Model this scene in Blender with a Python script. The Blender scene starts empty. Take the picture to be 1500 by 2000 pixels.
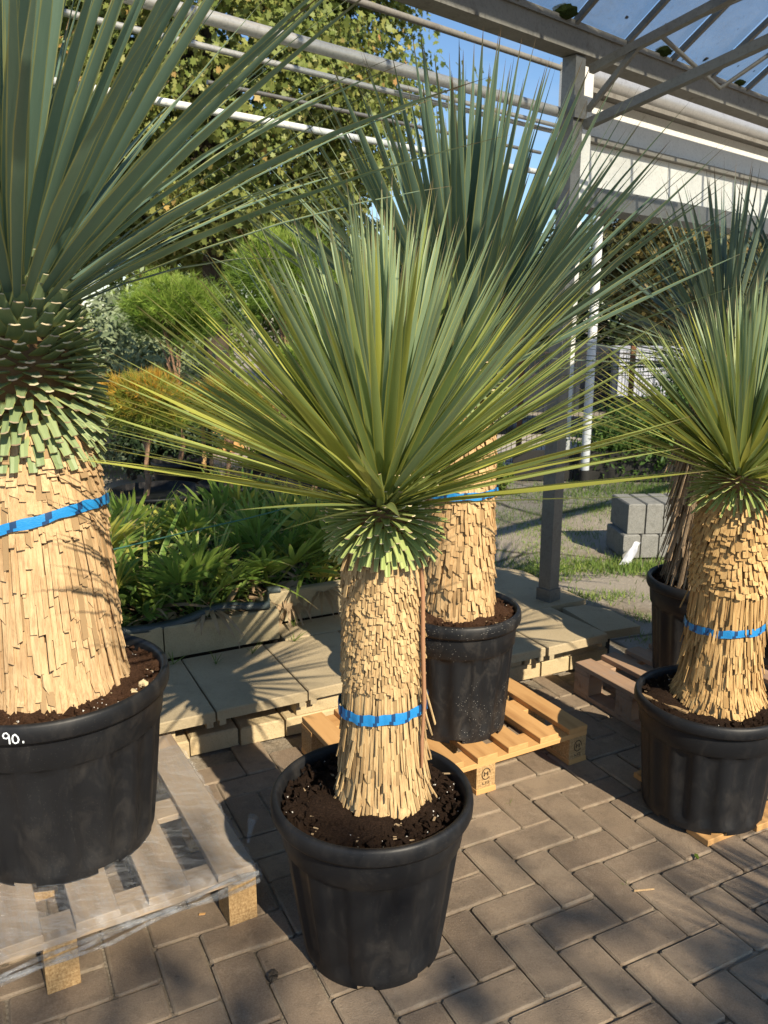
import bpy, bmesh, math, random
import numpy as np
from mathutils import Vector, Matrix, Quaternion
R = math.radians
sc = bpy.context.scene
col = sc.collection

# ------------------------------------------------------------------ camera, sky, sun, exposure
CAM = Vector((0.0, 0.0, 1.6))
PITCH = R(13.36)
cd = bpy.data.cameras.new('camera')
cam = bpy.data.objects.new('camera', cd)
col.objects.link(cam)
cam.location = CAM
cam.rotation_euler = (R(90) - PITCH, 0, 0)
cd.sensor_fit = 'VERTICAL'
cd.sensor_height = 9.1
cd.sensor_width = 6.825
cd.lens = 7.28
cd.clip_start = 0.02
cd.clip_end = 800
cd.dof.use_dof = True
cd.dof.focus_distance = 2.15
cd.dof.aperture_fstop = 2.0
sc.camera = cam

SUN_AZ, SUN_EL = R(-58), R(37)
SUN = Vector((math.cos(SUN_AZ) * math.cos(SUN_EL), math.sin(SUN_AZ) * math.cos(SUN_EL), math.sin(SUN_EL)))
world = bpy.data.worlds.new('World')
sc.world = world
world.use_nodes = True
wn, wl = world.node_tree.nodes, world.node_tree.links
wn.clear()
wo = wn.new('ShaderNodeOutputWorld')
bg = wn.new('ShaderNodeBackground')
sky = wn.new('ShaderNodeTexSky')
sky.sky_type = 'NISHITA'
sky.sun_disc = False
sky.sun_elevation = SUN_EL
sky.sun_rotation = math.atan2(SUN.x, SUN.y)
sky.air_density = 1.0
sky.dust_density = 0.15
sky.ozone_density = 3.0
bg.inputs['Strength'].default_value = 0.10
# thin clouds over the whole sky
wtc = wn.new('ShaderNodeTexCoord')
wmp = wn.new('ShaderNodeMapping'); wmp.inputs['Scale'].default_value = (1.0, 1.0, 3.2)
wns = wn.new('ShaderNodeTexNoise'); wns.inputs['Scale'].default_value = 2.6; wns.inputs['Detail'].default_value = 8; wns.inputs['Roughness'].default_value = .62
wrp = wn.new('ShaderNodeValToRGB'); wrp.color_ramp.elements[0].position = .5; wrp.color_ramp.elements[1].position = .8
wrp.color_ramp.elements[0].color = (0, 0, 0, 1); wrp.color_ramp.elements[1].color = (.38, .38, .38, 1)
wmx = wn.new('ShaderNodeMix'); wmx.data_type = 'RGBA'
wl.new(wtc.outputs['Generated'], wmp.inputs['Vector']); wl.new(wmp.outputs[0], wns.inputs['Vector'])
wl.new(wns.outputs['Fac'], wrp.inputs[0]); wl.new(wrp.outputs[0], wmx.inputs[0])
whs = wn.new('ShaderNodeHueSaturation'); whs.inputs['Saturation'].default_value = 1.08; wl.new(sky.outputs[0], whs.inputs['Color'])
wl.new(whs.outputs[0], wmx.inputs[6]); wmx.inputs[7].default_value = (5.2, 5.5, 6.0, 1)
wl.new(wmx.outputs[2], bg.inputs['Color'])
wl.new(bg.outputs[0], wo.inputs[0])

sd = bpy.data.lights.new('sun', 'SUN')
sd.energy = 5.0
sd.angle = R(0.53)
sd.color = (1.0, .88, .68)
sun = bpy.data.objects.new('sun', sd)
col.objects.link(sun)
sun.location = (6, -8, 9)
sun.rotation_mode = 'QUATERNION'
sun.rotation_quaternion = SUN.to_track_quat('Z', 'Y')

vs = sc.view_settings
vs.view_transform = 'Standard'
vs.look = 'None'
vs.exposure = 0.68
vs.gamma = 1.0

rng = np.random.default_rng(11)
random.seed(11)

# ------------------------------------------------------------------ helpers
def mesh_np(name, v, f, mats, smooth=False, attrs=None, midx=None):
    me = bpy.data.meshes.new(name)
    me.from_pydata([tuple(p) for p in v], [], [tuple(q) for q in f])
    for m in (mats if isinstance(mats, (list, tuple)) else [mats]):
        me.materials.append(m)
    if smooth:
        me.polygons.foreach_set('use_smooth', [True] * len(me.polygons))
    if midx is not None:
        me.polygons.foreach_set('material_index', list(midx))
    for k, a in (attrs or {}).items():
        at = me.attributes.new(k, 'FLOAT', 'POINT')
        at.data.foreach_set('value', np.asarray(a, dtype=np.float32))
    me.update()
    return me

def link(name, data, parent=None, mtx=None):
    o = bpy.data.objects.new(name, data)
    col.objects.link(o)
    if parent is not None:
        o.parent = parent
    if mtx is not None:
        o.matrix_basis = mtx
    return o

def tag(o, label, cat, group=None):
    o['label'] = label
    o['category'] = cat
    if group:
        o['group'] = group
    return o

def empty(name, loc=(0, 0, 0), rz=0.0):
    o = bpy.data.objects.new(name, None)
    o.empty_display_size = .1
    o.location = loc
    o.rotation_euler = (0, 0, rz)
    col.objects.link(o)
    return o

class MB:
    """collects boxes, tubes, rings into one mesh"""
    def __init__(s):
        s.v = []; s.f = []; s.m = []; s.sm = []
    def add(s, v, f, mi=0, sm=False):
        o = len(s.v)
        s.v += [tuple(p) for p in v]
        for q in f:
            s.f.append(tuple(i + o for i in q)); s.m.append(mi); s.sm.append(sm)
    def box(s, a, b, mtx=None, mi=0, ch=0.0):
        x0, y0, z0 = a; x1, y1, z1 = b
        if ch <= 0:
            v = [(x0,y0,z0),(x1,y0,z0),(x1,y1,z0),(x0,y1,z0),(x0,y0,z1),(x1,y0,z1),(x1,y1,z1),(x0,y1,z1)]
            f = [(3,2,1,0),(4,5,6,7),(0,1,5,4),(1,2,6,5),(2,3,7,6),(3,0,4,7)]
        else:
            v = [(x0,y0,z0),(x1,y0,z0),(x1,y1,z0),(x0,y1,z0),(x0,y0,z1-ch),(x1,y0,z1-ch),(x1,y1,z1-ch),(x0,y1,z1-ch),
                 (x0+ch,y0+ch,z1),(x1-ch,y0+ch,z1),(x1-ch,y1-ch,z1),(x0+ch,y1-ch,z1)]
            f = [(3,2,1,0),(0,1,5,4),(1,2,6,5),(2,3,7,6),(3,0,4,7),(4,5,9,8),(5,6,10,9),(6,7,11,10),(7,4,8,11),(8,9,10,11)]
        if mtx is not None:
            v = [mtx @ Vector(p) for p in v]
        s.add(v, f, mi)
        return s
    def tube(s, pts, rads, n=8, mi=0, cap=True, sm=True):
        pts = [Vector(p) for p in pts]
        if not hasattr(rads, '__len__'): rads = [rads] * len(pts)
        vs_, fs = [], []
        up = Vector((0, 0, 1))
        for i, p in enumerate(pts):
            d = (pts[min(i+1, len(pts)-1)] - pts[max(i-1, 0)]).normalized()
            a = d.cross(up)
            if a.length < 1e-3: a = d.cross(Vector((1, 0, 0)))
            a.normalize(); b = d.cross(a)
            for k in range(n):
                t = 2 * math.pi * k / n
                vs_.append(p + (a * math.cos(t) + b * math.sin(t)) * rads[i])
        for i in range(len(pts) - 1):
            for k in range(n):
                k2 = (k + 1) % n
                fs.append((i*n+k, i*n+k2, (i+1)*n+k2, (i+1)*n+k))
        s.add(vs_, fs, mi, sm)
        if cap:
            s.add(vs_[:n], [tuple(range(n))], mi); s.add(vs_[-n:], [tuple(reversed(range(n)))], mi)
        return s
    def build(s, name, mats, parent=None, mtx=None):
        me = bpy.data.meshes.new(name)
        me.from_pydata(s.v, [], s.f)
        for m in (mats if isinstance(mats, (list, tuple)) else [mats]): me.materials.append(m)
        me.polygons.foreach_set('material_index', s.m)
        me.polygons.foreach_set('use_smooth', s.sm)
        me.update()
        return link(name, me, parent, mtx)

def frame(x, y, z, o):
    m = Matrix.Identity(4)
    for i, c in enumerate((x, y, z)):
        m[0][i], m[1][i], m[2][i] = c[0], c[1], c[2]
    m[0][3], m[1][3], m[2][3] = o[0], o[1], o[2]
    return m

def scatter(name, parent, variants, insts, limit, worldoff, stuffname=None):
    """insts: (variant, local matrix, score, rnd). The best `limit` become objects, the rest one mesh of kind stuff."""
    insts = sorted(insts, key=lambda q: -q[2])
    objs = []
    for k, m, s_, r_ in insts[:limit]:
        objs.append(link(name, variants[k], parent, m))
    rest = insts[limit:]
    if rest:
        V, F, MI, AT = [], [], [], {}
        off = 0
        cache = {}
        for k, m, s_, r_ in rest:
            if k not in cache:
                me = variants[k]
                cache[k] = (np.array([v.co[:] for v in me.vertices]), [tuple(p.vertices) for p in me.polygons],
                            [p.material_index for p in me.polygons],
                            {a.name: np.array([d.value for d in a.data]) for a in me.attributes if a.data_type == 'FLOAT' and a.domain == 'POINT'})
            v, f, mi, at = cache[k]
            mm = np.array(m)
            V.append(v @ mm[:3, :3].T + mm[:3, 3])
            F += [tuple(i + off for i in q) for q in f]
            MI += mi
            for a, d in at.items():
                AT.setdefault(a, []).append(np.full(len(v), r_) if a == 'rnd' else d)
            off += len(v)
        me = mesh_np(name + '_mass', np.concatenate(V), F, list(variants[0].materials), variants[0].polygons[0].use_smooth,
                     {a: np.concatenate(d) for a, d in AT.items()}, MI)
        o = link(stuffname or name + '_mass', me, parent)
        o['kind'] = 'stuff'
    return objs

# ------------------------------------------------------------------ materials
class NT:
    def __init__(s, name):
        s.m = bpy.data.materials.new(name); s.m.use_nodes = True
        s.t = s.m.node_tree; s.n = s.t.nodes; s.l = s.t.links
        s.n.clear()
        s.out = s.n.new('ShaderNodeOutputMaterial')
    def node(s, t, **kw):
        n = s.n.new(t)
        for k, v in kw.items(): setattr(n, k, v)
        return n
    def val(s, sock, v):
        if hasattr(v, 'is_output') or isinstance(v, bpy.types.NodeSocket): s.l.new(v, sock)
        else: sock.default_value = v
    def noise(s, scale, detail=4, rough=.55, vec=None, dist=0):
        n = s.node('ShaderNodeTexNoise'); n.inputs['Scale'].default_value = scale
        n.inputs['Detail'].default_value = detail; n.inputs['Roughness'].default_value = rough; n.inputs['Distortion'].default_value = dist
        if vec is not None: s.l.new(vec, n.inputs['Vector'])
        return n.outputs['Fac']
    def coord(s, kind='Object', scale=(1, 1, 1)):
        c = s.node('ShaderNodeTexCoord'); mp = s.node('ShaderNodeMapping'); mp.inputs['Scale'].default_value = scale
        s.l.new(c.outputs[kind], mp.inputs['Vector']); return mp.outputs[0]
    def wpos(s, scale=(1, 1, 1)):
        c = s.node('ShaderNodeNewGeometry'); mp = s.node('ShaderNodeMapping'); mp.inputs['Scale'].default_value = scale
        s.l.new(c.outputs['Position'], mp.inputs['Vector']); return mp.outputs[0]
    def ramp(s, fac, stops):
        r = s.node('ShaderNodeValToRGB'); cr = r.color_ramp
        while len(cr.elements) < len(stops): cr.elements.new(.5)
        for e, (p, c) in zip(cr.elements, stops):
            e.position = p; e.color = (c, c, c, 1) if not hasattr(c, '__len__') else (*c, 1)
        s.val(r.inputs[0], fac); return r.outputs[0]
    def mix(s, fac, a, b, blend='MIX'):
        m = s.node('ShaderNodeMix', data_type='RGBA', blend_type=blend)
        s.val(m.inputs[0], fac)
        for i, c in ((6, a), (7, b)):
            s.val(m.inputs[i], (*c, 1) if (hasattr(c, '__len__') and len(c) == 3) else c)
        return m.outputs[2]
    def math(s, op, a, b=0.0, clamp=False):
        m = s.node('ShaderNodeMath', operation=op, use_clamp=clamp); s.val(m.inputs[0], a); s.val(m.inputs[1], b); return m.outputs[0]
    def attr(s, name):
        return s.node('ShaderNodeAttribute', attribute_name=name).outputs['Fac']
    def rand(s):
        return s.node('ShaderNodeObjectInfo').outputs['Random']
    def bump(s, h, strength=.3, dist=.01):
        b = s.node('ShaderNodeBump'); b.inputs['Strength'].default_value = strength; b.inputs['Distance'].default_value = dist
        s.l.new(h, b.inputs['Height']); return b.outputs[0]
    def bsdf(s, color, rough=.6, spec=.3, metal=0, normal=None, **kw):
        p = s.node('ShaderNodeBsdfPrincipled')
        s.val(p.inputs['Base Color'], (*color, 1) if (hasattr(color, '__len__') and len(color) == 3) else color)
        s.val(p.inputs['Roughness'], rough); s.val(p.inputs['Specular IOR Level'], spec); s.val(p.inputs['Metallic'], metal)
        if normal is not None: s.l.new(normal, p.inputs['Normal'])
        return p.outputs[0]
    def done(s, sh):
        s.l.new(sh, s.out.inputs['Surface']); return s.m
    def mixsh(s, f, a, b):
        m = s.node('ShaderNodeMixShader'); s.val(m.inputs[0], f); s.l.new(a, m.inputs[1]); s.l.new(b, m.inputs[2]); return m.outputs[0]
    def transl(s, c):
        t = s.node('ShaderNodeBsdfTranslucent'); s.val(t.inputs['Color'], (*c, 1) if hasattr(c, '__len__') else c); return t.outputs[0]

def leaf_mat(name, ca, cb, edge, tip, trans=.25, rough=.42, tipat=.93, edgeat=.86, old=None):
    t = NT(name)
    rn = t.math('FRACT', t.math('ADD', t.rand(), t.attr('rnd')))
    c = t.mix(rn, ca, cb)
    if old:
        c = t.mix(t.math('GREATER_THAN', t.math('FRACT', t.math('MULTIPLY', rn, 7.31)), old[1]), c, old[0])
    v = t.coord('Object', (60, 3, 60))
    c = t.mix(t.math('MULTIPLY', t.noise(3, 3, vec=v), .35), c, tuple(x * .62 for x in ca))
    c = t.mix(t.math('GREATER_THAN', t.attr('le'), edgeat), c, edge)
    c = t.mix(t.ramp(t.attr('lt'), [(tipat - .05, 0.0), (min(tipat + .02, 1), 1.0)]), c, tip)
    sh = t.bsdf(c, rough, .35)
    return t.done(t.mixsh(trans, sh, t.transl(c)))

M = {}
M['leaf_blue'] = leaf_mat('yucca_leaf_blue', (.165, .26, .195), (.235, .335, .235), (.40, .41, .17), (.20, .13, .07), .24, .5)
M['leaf_green'] = leaf_mat('yucca_leaf_green', (.24, .325, .115), (.36, .425, .13), (.44, .44, .10), (.34, .25, .13), .34, .5, tipat=.955, old=((.45, .46, .09), .72))
M['leaf_mid'] = leaf_mat('yucca_leaf_grey_green', (.235, .33, .195), (.33, .425, .235), (.44, .46, .17), (.30, .22, .12), .30, .5, tipat=.965)
M['leaf_deep'] = leaf_mat('yucca_leaf_deep', (.125, .20, .145), (.185, .27, .18), (.33, .35, .14), (.17, .11, .06), .22, .5, tipat=.96)
M['leaf_grey'] = leaf_mat('yucca_leaf_grey', (.11, .165, .135), (.155, .215, .165), (.22, .25, .13), (.15, .1, .07), .2, .5)
M['palm'] = leaf_mat('fan_palm_leaf', (.16, .28, .05), (.33, .43, .08), (.28, .38, .09), (.45, .34, .16), .40, old=((.55, .52, .10), .80))
M['palm_dry'] = leaf_mat('fan_palm_dry', (.36, .25, .14), (.46, .34, .22), (.4, .3, .2), (.3, .2, .12), .15)
M['grass'] = leaf_mat('grass_blade', (.10, .17, .03), (.19, .26, .05), (.15, .2, .04), (.3, .27, .1), .35, tipat=.99)

def stub_mat(name, ca, cb, under):
    t = NT(name)
    rn = t.math('FRACT', t.math('ADD', t.rand(), t.attr('rnd')))
    c = t.mix(rn, ca, cb)
    c = t.mix(t.ramp(t.attr('lt'), [(.0, 1.0), (.3, 0.0)]), c, under)
    c = t.mix(t.math('GREATER_THAN', t.attr('le'), .86), c, (.36, .36, .12))
    c = t.mix(t.math('MULTIPLY', t.noise(90, 3, vec=t.coord()), .3), c, (.12, .12, .05))
    return t.done(t.bsdf(c, .5, .3))
M['stub_blue'] = stub_mat('leaf_stub_green', (.19, .26, .12), (.28, .35, .17), (.42, .40, .13))
M['stub_green'] = stub_mat('leaf_stub_yellow_green', (.28, .36, .11), (.40, .46, .17), (.48, .48, .10))
t = NT('leaf_stub_cut')
c = t.mix(t.rand(), (.62, .54, .36), (.42, .30, .19))
M['cut'] = t.done(t.bsdf(c, .8, .2))

def straw_mat(name, ca, cb, dark, streak=1.0):
    t = NT(name)
    rn = t.math('FRACT', t.math('ADD', t.rand(), t.attr('rnd')))
    c = t.mix(rn, ca, cb)
    v = t.wpos((150, 150, 9))
    c = t.mix(t.math('MULTIPLY', t.ramp(t.noise(1, 3, vec=v), [(.42, 0.0), (.66, 1.0)]), .62 * streak), c, dark)
    c = t.mix(t.math('MULTIPLY', t.ramp(t.noise(1, 4, .7, vec=t.wpos((420, 420, 14))), [(.4, 0.0), (.65, 1.0)]), .35), c, tuple(min(1, x * 1.25) for x in cb))
    c = t.mix(t.ramp(t.noise(9, 4, vec=t.wpos((1, 1, .8))), [(.55, 0.0), (.78, .55)]), c, dark)
    c = t.mix(t.math('GREATER_THAN', t.math('FRACT', t.math('MULTIPLY', rn, 13.7)),   .86), c, tuple(x * .72 for x in ca))
    n = t.bump(t.noise(1, 4, vec=t.wpos((500, 500, 40))), .35, .003)
    return t.done(t.bsdf(c, .8, .15, normal=n))
M['straw_left'] = straw_mat('dry_leaf_base_tan', (.44, .295, .155), (.58, .41, .23), (.26, .15, .075))
M['straw_center'] = straw_mat('dry_straw_yellow', (.42, .28, .135), (.57, .41, .21), (.25, .145, .07))
M['straw_back'] = straw_mat('dry_leaf_base_ochre', (.44, .285, .14), (.58, .40, .21), (.26, .15, .065))
M['straw_right'] = straw_mat('dry_straw_amber', (.44, .27, .11), (.58, .39, .175), (.24, .125, .05))
t = NT('dry_stalk_brown'); M['stalk'] = t.done(t.bsdf(t.mix(t.noise(30, 3), (.30, .15, .08), (.40, .22, .12)), .7, .2))
M['straw_dull'] = straw_mat('dry_skirt_brown', (.27, .19, .12), (.40, .30, .2), (.13, .08, .05))
t = NT('trunk_core')
M['core'] = t.done(t.bsdf(t.mix(t.noise(20, 4), (.16, .09, .045), (.26, .16, .08)), .9, .1))

def pot_mat(name, dust, speck):
    t = NT(name)
    v = t.coord('Object')
    base = t.mix(t.noise(6, 5, vec=v), (.006, .0065, .008), (.013, .0135, .0155))
    d = t.ramp(t.noise(14, 8, .7, vec=t.coord('Object', (1, 1, .5)), dist=.6), [(.5, 0.0), (.75, 1.0)])
    c = t.mix(t.math('MULTIPLY', d, dust), base, (.16, .14, .12))
    sc_ = t.ramp(t.noise(9, 9, .8, vec=t.coord('Object', (3, 3, .35)), dist=1.5), [(.62, 0.0), (.68, 1.0)])
    c = t.mix(t.math('MULTIPLY', sc_, dust * .8), c, (.2, .19, .17))
    vo = t.node('ShaderNodeTexVoronoi'); vo.inputs['Scale'].default_value = 120
    t.l.new(v, vo.inputs['Vector'])
    sp = t.math('MULTIPLY', t.math('LESS_THAN', vo.outputs['Distance'], .13), t.math('GREATER_THAN', t.noise(5, 3, vec=v), .52))
    c = t.mix(t.math('MULTIPLY', sp, speck), c, (.42, .4, .36))
    return t.done(t.bsdf(c, t.ramp(t.noise(8, 5, vec=v), [(.3, .40), (.7, .6)]), .32, normal=t.bump(t.noise(160, 2, vec=v), .08, .002)))
M['pot'] = pot_mat('black_plastic', .13, .06)
M['pot_dusty'] = pot_mat('black_plastic_dusty', .25, .6)
M['tub'] = pot_mat('black_tub_plastic', .3, .0)

def soil_mat(name, a, b):
    t = NT(name)
    c = t.mix(t.ramp(t.noise(70, 6, .75), [(.35, 0.0), (.7, 1.0)]), a, b)
    return t.done(t.bsdf(c, .95, .1, normal=t.bump(t.noise(90, 6, .8), 1.0, .02)))
M['soil_dark'] = soil_mat('potting_soil_dark', (.018, .011, .008), (.085, .05, .032))
M['soil_red'] = soil_mat('potting_soil_red', (.055, .028, .016), (.19, .10, .06))
t = NT('perlite'); M['perlite'] = t.done(t.bsdf((.6, .57, .52), .8))
t = NT('bark_chip'); M['chip'] = t.done(t.bsdf(t.mix(t.rand(), (.20, .13, .075), (.34, .25, .15)), .85))
t = NT('blue_tape'); M['tape'] = t.done(t.bsdf(t.mix(t.noise(30, 3), (.012, .19, .50), (.025, .27, .62)), .35, .5, normal=t.bump(t.noise(60, 3), .3, .004)))
t = NT('tape_dark'); M['tape_dark'] = t.done(t.bsdf((.012, .05, .14), .4, .5))
t = NT('white_marker'); M['chalk'] = t.done(t.bsdf((.78, .83, .86), .7))
t = NT('black_ink'); M['ink'] = t.done(t.bsdf((.03, .022, .015), .8))

def wood_mat(name, a, b, dark, grey=0.0):
    t = NT(name)
    v = t.coord('Object', (4, 60, 60))
    c = t.mix(t.noise(1.5, 5, .6, vec=v, dist=.6), a, b)
    c = t.mix(t.ramp(t.noise(.7, 3, vec=t.coord('Object', (3, 22, 22))), [(.56, 0.0), (.72, .7)]), c, dark)
    c = t.mix(t.math('MULTIPLY', t.rand(), .35), c, tuple(x * .7 for x in a))
    c = t.mix(t.math('MULTIPLY', t.ramp(t.noise(9, 5), [(.5, 0.0), (.7, 1.0)]), grey), c, (.27, .25, .23))
    return t.done(t.bsdf(c, .75, .2, normal=t.bump(t.noise(2, 5, vec=v), .25, .003)))
M['wood_fresh'] = wood_mat('pallet_pine_fresh', (.50, .27, .10), (.64, .38, .16), (.30, .14, .05))
M['wood_grey'] = wood_mat('pallet_weathered', (.34, .25, .17), (.46, .36, .26), (.2, .14, .09), .5)
M['wood_dark'] = wood_mat('pallet_brown', (.31, .19, .12), (.47, .32, .21), (.15, .085, .05), .5)
t = NT('chipboard_block')
v = t.coord('Object')
M['chipwood'] = t.done(t.bsdf(t.mix(t.ramp(t.noise(140, 4, .7, vec=v), [(.35, 0.0), (.65, 1.0)]), (.27, .16, .07), (.52, .35, .17)), .85, .15, normal=t.bump(t.noise(150, 4, vec=v), .5, .004)))

# stone and ground
t = NT('paver')
v = t.wpos()
rn = t.math('FRACT', t.math('ADD', t.rand(), t.attr('rnd')))
c = t.mix(rn, (.20, .145, .10), (.31, .235, .165))
c = t.mix(t.ramp(t.noise(5, 6, .65, vec=v), [(.42, 0.0), (.75, .6)]), c, (.145, .11, .085))
c = t.mix(t.math('MULTIPLY', t.ramp(t.noise(240, 3, .7, vec=v), [(.4, 0.0), (.62, 1.0)]), .30), c, (.38, .31, .235))
c = t.mix(t.ramp(t.noise(330, 2, vec=t.wpos((1, 1.1, 1))), [(.66, 0.0), (.72, .6)]), c, (.08, .065, .055))
c = t.mix(t.ramp(t.noise(21, 5, .7, vec=v), [(.5, 0.0), (.72, .5)]), c, (.13, .10, .075))
c = t.mix(t.ramp(t.noise(38, 3, vec=v), [(.70, 0.0), (.76, .6)]), c, (.08, .065, .05))
c = t.mix(t.ramp(t.noise(13, 5, .7, vec=t.wpos((1, 1, 1.3))), [(.58, 0.0), (.75, .45)]), c, (.42, .34, .25))
c = t.mix(t.math('MULTIPLY', t.attr('le'), t.ramp(t.noise(26, 4, vec=v), [(.35, .0), (.7, .5)])), c, (.38, .32, .235))
M['paver'] = t.done(t.bsdf(c, .88, .2, normal=t.bump(t.noise(190, 6, .8, vec=v), .8, .006)))
t = NT('joint_sand')
v = t.wpos()
c = t.mix(t.noise(80, 5, .7, vec=v), (.13, .105, .08), (.37, .32, .25))
c = t.mix(t.ramp(t.noise(3, 4, vec=v), [(.45, 0.0), (.62, .75)]), c, (.07, .06, .045))
M['sand'] = t.done(t.bsdf(c, .95, .1, normal=t.bump(t.noise(120, 4, vec=v), .8, .01)))
t = NT('yard_concrete')
v = t.wpos()
c = t.mix(t.noise(1.1, 6, .6, vec=v), (.25, .215, .175), (.38, .335, .275))
c = t.mix(t.ramp(t.noise(.8, 5, .6, vec=t.wpos((1, 1.6, 1))), [(.52, 0.0), (.62, .75)]), c, (.17, .135, .09))
c = t.mix(t.ramp(t.noise(60, 5, .75, vec=v), [(.52, 0.0), (.72, .55)]), c, (.46, .42, .36))
vo = t.node('ShaderNodeTexVoronoi', feature='DISTANCE_TO_EDGE'); vo.inputs['Scale'].default_value = .75
wv = t.node('ShaderNodeTexNoise'); wv.inputs['Scale'].default_value = 2; t.l.new(v, wv.inputs['Vector'])
mm = t.mix(.12, v, wv.outputs['Color']); t.l.new(mm, vo.inputs['Vector'])
c = t.mix(t.ramp(vo.outputs['Distance'], [(.004, .8), (.014, 0.0)]), c, (.06, .05, .035))
M['yard'] = t.done(t.bsdf(c, .93, .15, normal=t.bump(t.noise(45, 6, .75, vec=v), .7, .02)))
def conc(name, a, b, stain, scale=8, speck=.5):
    t = NT(name)
    v = t.wpos()
    c = t.mix(t.noise(scale, 6, .6, vec=v), a, b)
    c = t.mix(t.ramp(t.noise(scale * .4, 5, vec=v), [(.5, 0.0), (.7, .7)]), c, stain)
    c = t.mix(t.math('MULTIPLY', t.ramp(t.noise(170, 3, vec=v), [(.5, 0.0), (.66, 1.0)]), speck), c, tuple(x * .6 for x in a))
    c = t.mix(t.ramp(t.noise(scale * 2.7, 6, .75, vec=v), [(.55, 0.0), (.75, .5)]), c, tuple(x * .5 for x in a))
    c = t.mix(t.math('MULTIPLY', t.rand(), .3), c, tuple(x * .72 for x in b))
    return t.done(t.bsdf(c, .9, .2, normal=t.bump(t.noise(130, 5, .7, vec=v), .5, .006)))
M['slab'] = conc('concrete_slab', (.37, .295, .185), (.47, .385, .255), (.26, .215, .14), 6, .3)
M['kerb'] = conc('concrete_kerb', (.36, .30, .19), (.46, .385, .25), (.2, .18, .10), 5, .35)
M['stone'] = conc('sandstone_block', (.48, .37, .21), (.60, .49, .31), (.34, .24, .13), 12, .4)
M['granite'] = conc('exposed_aggregate', (.20, .20, .19), (.30, .30, .28), (.14, .14, .13), 60, .9)
M['darkwall'] = conc('dark_plank_wall', (.035, .033, .03), (.06, .055, .05), (.02, .02, .018), 5, .3)
M['road'] = conc('pale_drive', (.40, .36, .33), (.5, .46, .42), (.36, .32, .3), 2, .3)
t = NT('bed_soil'); M['bedsoil'] = t.done(t.bsdf(t.mix(t.noise(30, 5), (.03, .02, .013), (.10, .07, .045)), .95, .1))
t = NT('pond_liner'); M['liner'] = t.done(t.bsdf((.045, .06, .062), .38, .5, normal=t.bump(t.noise(30, 3), .3, .01)))
t = NT('green_cord'); M['cord'] = t.done(t.bsdf((.05, .16, .12), .6))

def metal_mat(name, a, b, rust, ramt, rough=.5, metal=.55):
    t = NT(name)
    v = t.wpos()
    c = t.mix(t.noise(12, 6, .7, vec=v), a, b)
    c = t.mix(t.ramp(t.noise(7, 6, .75, vec=v), [(.55, 0.0), (.75, ramt)]), c, rust)
    c = t.mix(t.math('MULTIPLY', t.ramp(t.noise(90, 4, vec=v), [(.5, 0.0), (.7, 1.0)]), .4), c, tuple(x * .6 for x in a))
    return t.done(t.bsdf(c, rough, .4, metal, normal=t.bump(t.noise(100, 4, vec=v), .15, .003)))
M['galv'] = metal_mat('galvanised_steel', (.14, .14, .135), (.23, .23, .22), (.10, .08, .06), .65)
M['galv_beam'] = metal_mat('galvanised_beam', (.15, .14, .125), (.26, .25, .225), (.07, .055, .04), .9, .75, .1)
M['pipe'] = metal_mat('pipe_grey', (.42, .42, .42), (.56, .56, .55), (.25, .23, .2), .4, .35, .5)
M['white_metal'] = metal_mat('white_painted_metal', (.60, .60, .575), (.70, .70, .675), (.46, .44, .40), .4, .5, .0)
M['post_white'] = metal_mat('post_white', (.62, .63, .64), (.74, .75, .76), (.4, .4, .38), .3, .5, .0)
M['rust'] = metal_mat('rusty_steel', (.16, .07, .035), (.26, .11, .05), (.08, .05, .03), .6, .8, .2)
M['wire'] = metal_mat('dark_wire', (.05, .04, .035), (.10, .07, .05), (.05, .03, .02), .5, .7, .3)
t = NT('moss'); M['moss'] = t.done(t.bsdf(t.mix(t.noise(40, 4), (.02, .022, .012), (.10, .15, .03)), .95, .1, normal=t.bump(t.noise(60, 4), 1, .02)))
def glass_mat(name, lo, hi, spots):
    t = NT(name)
    v = t.wpos()
    tr = t.node('ShaderNodeBsdfTransparent'); tr.inputs['Color'].default_value = (.80, .84, .86, 1)
    di = t.node('ShaderNodeBsdfDiffuse'); di.inputs['Color'].default_value = (.42, .44, .44, 1)
    tl = t.transl((.62, .66, .68))
    gl = t.node('ShaderNodeBsdfGlossy'); gl.inputs['Roughness'].default_value = .08; gl.inputs['Color'].default_value = (.9, .9, .9, 1)
    dirt = t.mixsh(.55, di.outputs[0], tl)
    f = t.math('ADD', t.ramp(t.noise(2.2, 6, .7, vec=v), [(.35, lo), (.75, hi)]), t.math('MULTIPLY', t.ramp(t.noise(55, 4, .7, vec=v), [(.5, 0.0), (.68, 1.0)]), .2), True)
    f = t.math('ADD', f, t.math('MULTIPLY', t.rand(), .12), True)
    base = t.mixsh(f, tr.outputs[0], dirt)
    fr = t.node('ShaderNodeFresnel'); fr.inputs['IOR'].default_value = 1.45
    sp = t.ramp(t.noise(11, 2, vec=v), [(spots, 0.0), (spots + .02, 1.0)])
    dk = t.node('ShaderNodeBsdfDiffuse'); dk.inputs['Color'].default_value = (.02, .022, .015, 1)
    base = t.mixsh(sp, base, dk.outputs[0])
    return t.done(t.mixsh(t.math('MULTIPLY', fr.outputs[0], .6), base, gl.outputs[0]))
M['glass'] = glass_mat('dirty_glass', .06, .26, .74)
M['glass_mossy'] = glass_mat('mossy_glass', .30, .62, .66)
t = NT('stretch_film')
tr = t.node('ShaderNodeBsdfTransparent'); tr.inputs['Color'].default_value = (.93, .94, .95, 1)
gl = t.node('ShaderNodeBsdfGlossy'); gl.inputs['Roughness'].default_value = .18
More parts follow.
